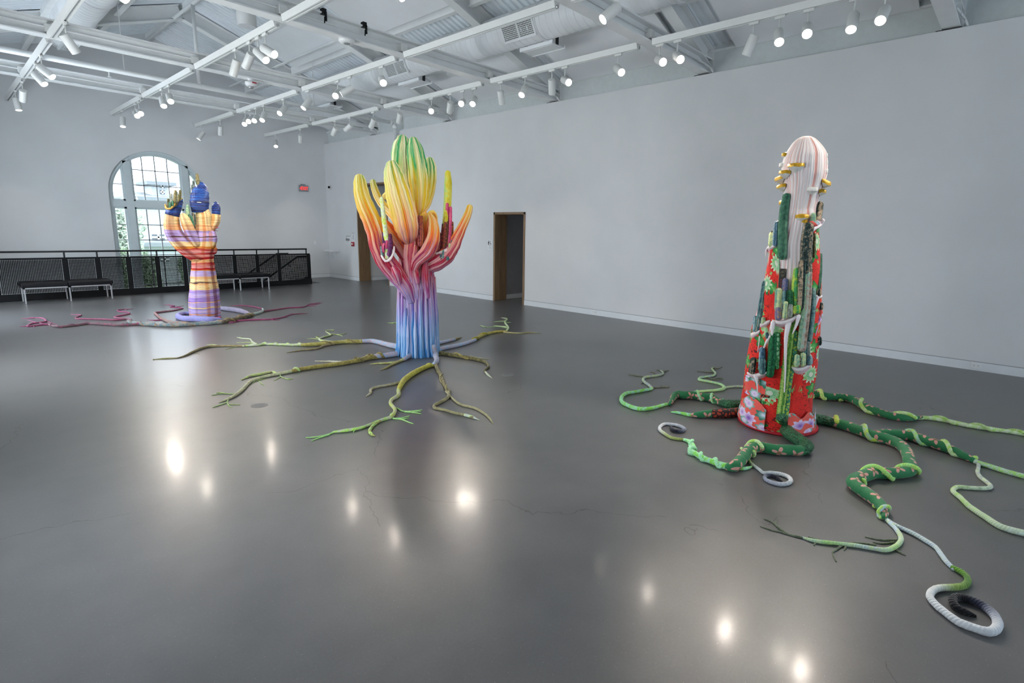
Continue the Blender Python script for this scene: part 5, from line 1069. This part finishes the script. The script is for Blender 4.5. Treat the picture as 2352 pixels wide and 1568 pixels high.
# skirt patches at the foot
def patch(name, mat, th0, th1, y_top, seed, bulge=1.09, z0=.02):
    a, b = math.radians(th0), math.radians(th1)
    return shell(name, mat, z0, lambda th: zpx(y_top(math.degrees(th))), bulge, a, b, 26, 24, lump=.05, seed=seed, closed=False)
patch('rose_patch', CORAL, -80, -14, lambda d: 905+((d+42)/32)**2*26, 7, 1.085); patch('rose_patch', CORAL, 18, 92, lambda d: 930+6*math.sin(d*.2), 8, 1.07)
patch('rose_patch', CORAL, -66, -20, lambda d: 857+abs(d+44)*.3, 17, 1.052, zpx(905)); patch('lace_patch', RUST, -27, -12, lambda d: 893, 18, 1.06, zpx(925))
patch('lace_patch', mat_lace('maroon_lace', '#2a1416', '#5a2428', 40), -26, -12, lambda d: 637, 19, 1.04, zpx(668)); patch('lace_patch', mat_lace('dark_lace', '#1e1f16', '#4a4434', 40), -27, -13, lambda d: 614, 20, 1.04, zpx(640))
P = []
for j in range(49):
    th = -math.pi+2*math.pi*j/48; d = PC.n*math.cos(th)+PC.r*math.sin(th); P.append(C0+PC.r*prof[0][1]+d*prof[0][2]*1.09+Vector((0, 0, .014)))
part_tube(rc, 'hem_cord', P, [.014]*len(P), plain('red_cord', '#b31224', .6, vary=.15, scale=20), around=8)
# embroidered bands down the front
emb = [(1050,1110),(1030,1240),(1008,1400),(992,1550)]; P = [surf(x, y, .012, Q2) for x, y in emb]+[surf(x, y, .014, Q3) for x, y in ((985,200),(962,420),(938,640),(905,900),(875,1100),(858,1270))]
R = [r/6.533*PC.k() for r in (48,58,60,62,62,62,64,62,60,62)]; P, R = catmull(P, R, .035); part_tube(rc, 'embroidered_band', P, R, EMB, ribs=9, amp=.14, seed=3, per=3)
P = [surf(x, y, .0, Q3) for x, y in ((1085,-40),(1072,200),(1040,420),(1000,640),(972,850),(950,1050),(930,1240))]; P, R = catmull(P, [.028, .030, .030, .028, .028, .030, .030], .04); part_tube(rc, 'print_band', P, R, LIME, around=12, lump=.06)
P = [surf(x, y, .02, Q3) for x, y in ((812,-10),(800,160),(800,300),(810,480))]; P, R = catmull(P, [.03, .034, .03, .02], .04); part_tube(rc, 'print_band', P, R, mat_lace('leaf_print', '#2f7a44', '#8fc79a', 24), around=12, lump=.1)
# cacti planted in the pockets: crop, [(x, y)...], radius px, material, extra
CACT = [(Q1, [(768,838),(740,1010),(722,1250),(716,1560)], 46, 'green', .02), (Q1, [(1168,930),(1150,1030),(1128,1130)], 38, 'dark', .02), (Q1, [(1090,1062),(1086,1135)], 30, 'pale', .03), (Q1, [(1035,1195),(1012,1350),(1005,1480),(1000,1600),(1005,1760)], 54, 'dark', .03),
 (Q1, [(650,1168),(642,1290),(636,1410)], 34, 'blue', .02), (Q1, [(592,1300),(590,1420)], 40, 'pale', .0), (Q1, [(580,1265),(575,1310)], 20, 'dark', 0), (Q1, [(1105,1290),(1100,1400),(1095,1568)], 14, 'olive', .03),
 (Q2, [(1190,278),(1182,500),(1172,750),(1158,960)], 46, 'dark', .05), (Q2, [(1225,290),(1205,560),(1190,900)], 26, 'teal', .055), (Q2, [(1288,446),(1266,800),(1235,1150),(1185,1568)], 52, 'pinkgrey', .055), (Q2, [(1245,470),(1220,800),(1190,1150),(1150,1560)], 26, 'pale', .06), (Q2, [(1352,690),(1340,1000),(1290,1440)], 44, 'teal', .04), (Q2, [(1110,396),(1092,650),(1090,930)], 48, 'lime', .035),
 (Q2, [(940,545),(930,720)], 42, 'purple', .03), (Q2, [(845,708),(842,970)], 58, 'pale', .05), (Q2, [(1000,735),(996,910)], 56, 'fuzz', .05), (Q2, [(925,720),(920,860)], 26, 'teal', .07), (Q2, [(832,985),(840,1108)], 46, 'purple', .08), (Q2, [(945,888),(925,1090)], 36, 'pale', .085), (Q2, [(905,900),(900,1080)], 24, 'grey', .08), (Q2, [(1018,928),(1008,1070)], 34, 'grey', .085), (Q2, [(1130,938),(1128,1014)], 32, 'lime', .085), (Q2, [(1075,950),(1072,1030)], 24, 'lime', .08),
 (Q2, [(1466,160),(1458,400),(1440,660)], 28, 'green', .0), (Q2, [(1446,700),(1440,760)], 36, 'dark', .03), (Q2, [(1468,905),(1462,960)], 38, 'dark', .0), (Q2, [(1440,1415),(1438,1490)], 40, 'dark', .0), (Q2, [(632,580),(596,850),(560,1080),(520,1300)], 40, 'teal', .0), (Q2, [(618,600),(580,850),(545,1080),(505,1300)], 20, 'dark', .02), (Q2, [(490,1100),(480,1300)], 34, 'blue', .0), (Q2, [(610,1120),(612,1180)], 30, 'pale', .03),
 (Q2, [(760,1385),(748,1568),(735,1750),(705,1960)], 50, 'fuzz', .045), (Q2, [(665,1345),(670,1400)], 26, 'teal', .05), (Q3, [(592,212),(585,480)], 50, 'blue', .05), (Q3, [(605,385),(592,545)], 48, 'teal', .075), (Q3, [(465,362),(440,540)], 46, 'dark', .06), (Q3, [(1118,312),(1110,440)], 38, 'pale', .07), (Q3, [(1210,292),(1200,430)], 42, 'pale', .075), (Q3, [(1300,330),(1292,410)], 44, 'blue', .06), (Q3, [(1238,100),(1230,290)], 36, 'teal', .05), (Q3, [(1282,100),(1272,300)], 32, 'grey', .05), (Q3, [(1160,350),(1158,435)], 16, 'dark', .08)]
CA['fuzz'] = FUZZ
for j, (k, pts, r, mt, ex) in enumerate(CACT):
    on_col('cactus', [(x, y, r*1.12*(.86 if i == 0 else 1)) for i, (x, y) in enumerate(pts)], CA[mt], k, ex, ribs=7 if r > 30 else 5, amp=.26, seed=300+j, per=4)
# pale pink pocket rims with drips
def rim(k, pts, r=26, ex=.03): return on_col('pocket_rim', [(x, y, r*1.25) for x, y in pts], RIM, k, ex, ribs=6, amp=.18, seed=4)
def ledge(k, pts, ex=.08, lip=30, mat=None):
    """a melted-looking shelf standing out from the column: top, rolled lip and underside"""
    P = [Vector((x, y, 0)) for x, y in pts]; P, _ = catmull(P, [1]*len(P), 9); n = len(P); rows_ = []; nz_ = lambda i: .006*mnoise.noise(Vector((i*.35, pts[0][0]*.1, 0)))
    for dy, e in ((-26, -.03), (-12, ex*.45), (-3, ex*.85), (4, ex), (lip*.5, ex*1.02), (lip, ex*.86), (lip*1.7, ex*.45), (lip*2.6, -.02)):
        fade = lambda i: math.sin(math.pi*min(1, max(0, (i+.6)/n)))**.35
        rows_.append([surf(p.x, p.y+dy*(1 if dy < 0 else fade(i)), (e*fade(i) if e > 0 else e)+nz_(i), k) for i, p in enumerate(P)])
    mb = MB(); mb.uv = []; mb.strip = []; rnd = random.Random(3); val = [rnd.random() for _ in rows_]
    mb.add([q for r in rows_ for q in r], [])
    for j in range(len(rows_)-1):
        for i in range(n-1): mb.f.append((j*n+i, j*n+i+1, (j+1)*n+i+1, (j+1)*n+i)); mb.uv.append([(j*.03, i*.01), (j*.03, i*.01+.01), (j*.03+.03, i*.01+.01), (j*.03+.03, i*.01)]); mb.strip.append(val[j])
    return mb.obj('pocket_ledge', mat or RIM, rc, True)
def drip(k, pts, ex=.03): return on_col('drip', pts, RIM, k, ex, ribs=5, amp=.15, seed=6)
ledge(Q2, [(738,1150),(800,1160),(900,1158),(1010,1125),(1100,1075),(1172,1025)], .10, 44); drip(Q2, [(755,1180,34),(742,1260,30),(738,1360,16)], .07); drip(Q2, [(985,1180,46),(968,1290,36),(950,1400,28),(942,1560,22),(940,1750,18),(938,1950,13),(925,2220,9)], .055); drip(Q2, [(1135,1085,34),(1110,1200,20),(1070,1300,11),(1045,1350,6)], .07)
ledge(Q2, [(556,1215),(600,1190),(660,1170),(714,1155)], .05, 32); ledge(Q2, [(418,1368),(470,1335),(520,1315),(558,1305)], .03, 30); drip(Q2, [(552,1390,12),(545,1480,9),(525,1620,6)], .03); drip(Q2, [(722,1385,22),(670,1450,20),(630,1530,14),(600,1600,8)], .05)
ledge(Q3, [(362,560),(430,580),(520,585),(620,560),(730,515)], .085, 32); drip(Q3, [(500,610,40),(512,680,20),(518,760,10),(521,860,6)], .055)
ledge(Q3, [(1030,470),(1100,490),(1180,485),(1270,450),(1338,395)], .08, 42)
ledge(Q2, [(640,100),(672,55),(730,25),(834,0)], .03, 26); drip(Q2, [(650,95,16),(635,140,11),(622,190,5)], .01); rim(Q1, [(1062,1250),(1110,1215),(1165,1180),(1198,1130)], 22, .03); on_col('pocket_floor', [(1070,1170,40),(1110,1165,42),(1150,1150,30)], CORAL, Q1, .03, around=14)
rim(Q2, [(1398,782),(1435,800),(1472,782)], 18, .02); drip(Q2, [(1420,800,30),(1400,880,20),(1372,1000,8)], .02); on_col('coral_bulge', [(1462,1000,34),(1462,1060,42),(1450,1140,30),(1425,1230,16),(1390,1380,6)], CORAL, Q2, .0, around=16)
drip(Q3, [(720,10,22),(660,90,18),(630,170,10),(605,210,6)], .05); on_col('coral_bulge', [(1395,200,18),(1400,250,22),(1396,330,20)], CORAL, Q3, 0, around=12); on_col('coral_bulge', [(296,1000,28),(296,1030,32)], CORAL, Q3, .0, around=14)
# gilded bracket fungi on the pink top
def fungus(x, y, hw, pale=False, tilt=0.0):
    p = surf(x, y, -.012, Q1); w = hw/5.227*PC.k(); s = (p-C0).dot(PC.r); sc_, r = prof_at(p.z); th = math.asin(max(-.97, min(.97, (s-sc_)/r))); d = (PC.n*math.cos(th)+PC.r*math.sin(th)).normalized(); edge = abs(s-sc_) > r*.9; w *= 1.5 if edge else 1.0; p = C0+PC.r*sc_+d*r*.97+Vector((0, 0, p.z)); sd = Vector((-d.y, d.x, 0))
    if sd.dot(PC.r) < 0: sd = -sd
    n = 14; rim_ = []; rnd = random.Random(int(x+y))
    for i in range(n+1):
        a = math.pi*i/n; rim_.append(p+sd*(-math.cos(a)*w)+d*(math.sin(a)*w*.95*rnd.uniform(.93, 1.05))+Vector((0, 0, tilt*math.sin(a)*w+rnd.uniform(-.004, .004))))
    und = [p+(q-p)*.45+Vector((0, 0, -w*.62)) for q in rim_]; tip = p+Vector((0, 0, -w*.95)); low = [q+Vector((0, 0, -.014)) for q in rim_]
    mb = MB(); m_ = n+1; mb.add(low+und+[tip], [(i, i+1, m_+i+1, m_+i) for i in range(n)]+[(m_+i, m_+i+1, 2*m_) for i in range(n)]); o = mb.obj('bracket_fungus', FUN, rc, True)
    mb = MB(); up = [q+Vector((0, 0, .012)) for q in rim_]; c = p+Vector((0, 0, .024)); mb.add(up+low+[c], [(i, i+1, 2*m_) for i in range(n)]+[(i, i+1, m_+i+1, m_+i) for i in range(n)]); mb.obj('gilded_top', FUN if pale else GOLD, o, True)
for f in ((880,472,100),(755,556,90),(668,615,66,False,-.35),(670,720,62,False,-.2),(655,910,44,False,-.2),(708,355,34),(672,475,30,True),(1285,665,62,False,-.4),(1208,785,46),(1075,760,70,True),(955,1082,82),(985,1140,36),(660,1015,24,False,-.3),(628,1162,26,True),(1258,350,12,True),(1258,435,12,True),(1262,540,14,True),(672,880,22,True)): fungus(*f)
# ---- roots of the column
C1K, C2K = (1400, 820, 4.704), (1700, 860, 2.4494); GR = '#6a6f58'; AQ = ('#a9e6c2', '#8fe05a'); LM = ('#b2e06a', '#cfe8b0'); WHB = ('#c3ccd6', '#d6d9da'); NAV = ('#1d2030', '#2c3044'); OL = ('#8a9a44', '#5f7a34')
def seg(k, pts, rad, c, name='root', **kw):
    global ROOT_S
    ROOT_S = .85 if name == 'root_curl' and k is C2K else .72; q = root_seg(k, pts, rad, c, name, .03, rc, **kw); ROOT_S = .72; return q
def cloth(k, pts, rad, mat, name='root', **kw):
    global ROOT_S
    ROOT_S = .88; P, R = floor_path(k, pts, rad, .03); o = part_tube(rc, name, P, R, mat, around=18, lump=.07, **kw); return o, P, R
cloth(C1K, [(1450,505),(1400,508),(1320,512),(1250,502),(1190,482)], [.05,.056,.058,.05,.034], SEQ)
o, P, R = cloth(C1K, [(1200,488),(1150,462),(1080,437),(1000,425),(900,410),(800,408),(735,402),(695,425),(675,465),(648,505)], [.036,.042,.046,.048,.048,.048,.046,.04,.03,.022], CLOVER); wrap(o, 'root_wrap', P, R, .02, .45, 2.2, .016, AQ[0], '#a3d68a')
o, P, R = seg(C1K, [(655,500),(570,520),(480,546),(370,560),(280,550),(190,516),(135,482),(132,430),(182,390),(280,374),(380,355),(435,347),(462,336)], [.018,.024,.026,.028,.028,.028,.028,.028,.026,.024,.024,.022,.02], AQ)
o, P, R = seg(C1K, [(460,340),(430,305),(382,270),(362,240),(385,216),(450,206),(530,196),(578,176),(570,155),(545,140)], [.02,.022,.022,.022,.022,.02,.02,.018,.014,.008], ('#a3acb8','#b9cf9a'))
for pts in ([(385,214),(300,200),(210,187)], [(300,202),(240,190)], [(465,203),(490,172),(445,160)], [(575,160),(610,148),(642,142)], [(545,140),(510,138)], [(468,332),(540,325),(645,320)], [(550,325),(575,318),(560,300)], [(590,320),(640,328)], [(370,260),(342,290)]): twig(o, C1K, pts, .010, .005, GR, '#7f8468')
o, P, R = seg(C1K, [(905,405),(918,380),(1000,369),(1100,362),(1195,350),(1240,330),(1205,295),(1100,268),(1000,250),(965,240),(985,220),(1060,208),(1130,195),(1142,170),(1120,142),(1106,120),(1130,108)], [.022,.022,.022,.022,.024,.026,.02,.02,.02,.02,.02,.018,.018,.018,.016,.014,.008], [[(0, '#b2e09a'), (.5, '#a9dcae'), (.75, '#b0b8c0'), (1, '#a9c08a')], '#c3e29a'], 'root_branch')
for pts in ([(1130,112),(1175,122),(1215,103)], [(1115,165),(1030,158),(950,152)], [(1060,160),(1045,140)], [(1050,215),(1120,238),(1225,240)], [(1130,236),(1180,225),(1222,228)], [(1125,148),(1150,145)]): twig(o, C1K, pts, .010, .005, GR, '#7f8468')
seg(C1K, [(1235,330),(1290,322),(1370,315),(1470,320)], [.02,.018,.018,.02], ('#b5b8ac','#c0d89a'), 'root_branch')
cloth(C1K, [(1440,575),(1380,590),(1300,602),(1200,605),(1120,610)], [.04,.046,.052,.05,.046], RUST); cloth(C1K, [(1140,606),(1050,612),(970,620),(900,624)], [.046,.042,.036,.024], CLOVER); seg(C1K, [(915,622),(860,622),(780,606),(720,596),(668,592)], [.024,.024,.02,.018,.010], AQ, 'root_tip')
P = [surf(880, 1225, .03, Q3)]+[on_z(*K(C1K, x, y), r) for x, y, r in ((1892,745,.054),(1920,800,.054),(2000,862,.054),(2090,922,.052),(2138,965,.05),(2095,1002,.044))]; P, R = catmull(P, [.046,.054,.054,.054,.052,.05,.044], .03); part_tube(rc, 'root', P, R, SEQ, around=20, lump=.05)
o, P, R = cloth(C1K, [(2110,998),(2040,1008),(1950,1002),(1850,1003),(1750,990),(1650,973),(1565,975),(1510,1005),(1470,1045),(1440,1085),(1400,1130),(1345,1178),(1285,1186)], [.046,.048,.048,.048,.048,.048,.05,.05,.05,.05,.05,.048,.034], CLOVER)
wrap(o, 'root_wrap', P, R, .44, .62, 1.0, .017, LM[0], LM[1], 1.2)
o, P, R = seg(C1K, [(1310,1190),(1230,1172),(1150,1142),(1050,1106),(980,1072),(920,1036),(885,1012),(905,965),(880,925),(820,893)], [.036,.034,.032,.03,.03,.03,.028,.026,.024,.016], AQ, lump=.18); wrap(o, 'root_wrap', P, R, 0, 1, 4.5, .018, '#b6f0c0', '#a3e6b0')
o, P, R = seg(C1K, [(825,897),(790,890),(720,882),(650,862),(590,822),(545,786),(548,748),(600,722),(680,726),(750,740),(812,772),(790,796),(730,801),(682,782),(664,745)], [.016,.017,.018,.018,.019,.02,.02,.02,.02,.02,.02,.022,.024,.022,.014], [[(0, '#7f8f3c'), (.22, '#a3b070'), (.34, '#cfd3d6'), (.62, '#c3c7cf'), (.76, '#6f7688'), (.84, '#1f2232'), (1, '#15171f')], [(0, '#8f9f4c'), (.22, '#a9b67a'), (.34, '#d9dbdc'), (.62, '#c9cdd4'), (.76, '#7f8698'), (.84, '#23263a'), (1, '#15171f')]], 'root_curl')
o, P, R = seg(C1K, [(1425,985),(1470,1020),(1490,1080),(1528,1148),(1572,1182),(1615,1212),(1665,1250),(1740,1247),(1850,1262),(1932,1292),(1960,1332),(1930,1362),(1850,1372),(1750,1352),(1690,1322),(1675,1292),(1725,1276),(1800,1296),(1862,1346)], [.017,.018,.018,.018,.017,.017,.018,.019,.02,.02,.021,.021,.021,.02,.019,.018,.018,.018,.010], [[(0, '#b6e07a'), (.22, '#a3b85a'), (.3, '#c3c9cc'), (.62, '#d6d8da'), (.8, '#8a90a3'), (.9, '#1f2232'), (1, '#15171f')], [(0, '#cdeaa0'), (.22, '#8a9a44'), (.3, '#d0d4d6'), (.62, '#dcdedf'), (.8, '#9aa0b3'), (.9, '#23263a'), (1, '#15171f')]], 'root_curl')
seg(C1K, [(1370,1192),(1430,1204),(1490,1198),(1532,1184)], [.016,.018,.018,.010], AQ, 'root_branch')
o, P, R = cloth(C2K, [(400,108),(440,112),(500,124),(570,128),(640,142),(700,180),(780,212),(850,232),(930,242),(1025,240)], [.05,.046,.046,.046,.046,.046,.044,.042,.04,.022], CLOVER); wrap(o, 'root_wrap', P, R, 0, .14, 1.0, .022, LM[0], '#d6e88a'); wrap(o, 'root_wrap', P, R, .25, .9, 1.8, .02, LM[0], LM[1])
o, P, R = seg(C2K, [(1010,240),(1080,246),(1180,263),(1280,286),(1380,301),(1480,316),(1600,336),(1720,356),(1900,380)], [.026,.028,.028,.028,.028,.026,.024,.02,.01], ('#b9dc8a','#cfe2c0')); wrap(o, 'root_wrap', P, R, 0, 1, 4, .018, '#a3d06a', '#c3d6a8')
cloth(C2K, [(390,250),(430,250),(470,255),(510,266)], [.05,.056,.054,.05], SEQ)
o, P, R = cloth(C2K, [(480,256),(540,270),(600,287),(680,316),(760,346),(840,366),(905,398),(940,442),(952,490),(962,535),(915,550),(830,556),(760,552),(690,572),(635,602),(675,642),(730,682),(780,722),(806,762),(812,803)], [.046,.05,.05,.05,.05,.05,.05,.05,.05,.046,.046,.046,.048,.05,.05,.048,.046,.042,.034,.022], CLOVER)
wrap(o, 'root_wrap', P, R, .0, .06, .8, .022, '#b9d44a', '#cfe06a'); wrap(o, 'root_wrap', P, R, .11, .24, 1.0, .022, '#b9d44a', '#a3c9a8', 1.0); wrap(o, 'root_wrap', P, R, .50, .78, 2.4, .018, LM[0], '#a9e68a'); wrap(o, 'root_wrap', P, R, .93, 1, 1.0, .014, '#b9d0e0', '#b2e06a')
o, P, R = seg(C2K, [(812,795),(830,822),(880,872),(906,922),(880,962),(822,986),(740,976),(650,961),(560,951),(480,943),(420,935),(345,915)], [.014,.016,.018,.019,.019,.018,.017,.017,.016,.016,.015,.008], [[(0, '#b9d6e6'), (.3, '#c3d0d8'), (.45, '#a6d86a'), (.6, '#c0cdd4'), (.85, '#a9d67a'), (1, '#a9c4e0')], '#c0d6a8'], 'root_branch')
for pts in ([(350,917),(280,900),(230,885),(170,872),(115,852)], [(255,890),(210,855),(180,828),(135,812)], [(212,856),(198,838),(205,820)], [(882,928),(800,930),(705,912)], [(865,942),(800,950),(750,942)], [(870,978),(900,1000),(930,1015)], [(760,958),(680,946),(610,945)], [(570,962),(540,985),(520,1000),(540,1050)], [(595,965),(585,988)], [(490,950),(430,944),(415,960)], [(440,930),(385,912)]): twig(o, C2K, pts, .009, .005, '#5f6a52', '#78806a')
o, P, R = seg(C2K, [(812,798),(840,828),(900,860),(970,891),(1040,931),(1100,971),(1130,1011),(1160,1051),(1202,1092)], [.016,.018,.018,.018,.018,.018,.018,.018,.016], ('#bccbd6','#cbd9d4'), 'root_branch')
o, P, R = seg(C2K, [(1196,1086),(1250,1112),(1282,1152),(1262,1186),(1200,1196),(1120,1200),(1082,1216),(1068,1250),(1100,1292),(1160,1342),(1230,1392),(1320,1426),(1395,1446),(1438,1432),(1450,1392),(1420,1342),(1370,1302),(1300,1268),(1230,1250),(1194,1270),(1220,1310),(1272,1336),(1322,1356)], [.015,.017,.018,.019,.019,.019,.02,.02,.02,.02,.021,.022,.023,.024,.024,.024,.023,.022,.022,.022,.021,.018,.008],
   [[(0, '#4f7f2a'), (.12, '#4f7a2f'), (.22, '#7f9a4c'), (.27, '#c9d0c4'), (.33, '#cfd4d8'), (.62, '#cdd2d8'), (.70, '#8f96a8'), (.77, '#2a2e42'), (.82, '#14151c'), (1, '#0f1016')], [(0, '#6a9a3a'), (.12, '#5f8a34'), (.22, '#93a95c'), (.27, '#d3d8d0'), (.33, '#dadde0'), (.62, '#d6dae0'), (.70, '#a3a9b8'), (.77, '#33384e'), (.82, '#181a22'), (1, '#0f1016')]], 'root_curl')
o, P, R = cloth(C2K, [(760,335),(820,332),(880,336),(960,346),(1040,370),(1120,397),(1200,427),(1260,457),(1312,482)], [.04,.046,.048,.048,.048,.046,.04,.034,.024], CLOVER); wrap(o, 'root_wrap', P, R, .35, .62, .8, .018, '#a9d6c0', LM[0]); wrap(o, 'root_wrap', P, R, .66, 1, 1.0, .018, LM[0], LM[1])
seg(C2K, [(1295,476),(1345,497),(1420,521),(1500,546),(1600,573),(1720,602),(1850,625)], [.024,.026,.026,.026,.026,.022,.01], ('#a9dc7a','#c0d8cc'), 'root_branch')
seg(C2K, [(1300,482),(1338,495),(1340,525),(1336,548),(1352,577),(1390,606),(1410,632),(1370,640),(1280,636),(1222,632),(1198,655),(1240,692),(1290,741),(1380,801),(1470,856),(1600,892),(1750,925)], [.018,.018,.018,.019,.02,.02,.02,.02,.02,.02,.022,.023,.024,.025,.026,.027,.02], [[(0, '#b9c0c4'), (.35, '#b0b8b4'), (.55, '#a9d070'), (.75, '#b6dc92'), (.9, '#cfdcd4'), (1, '#a9dc9a')], '#c6d8b8'], 'root_branch')
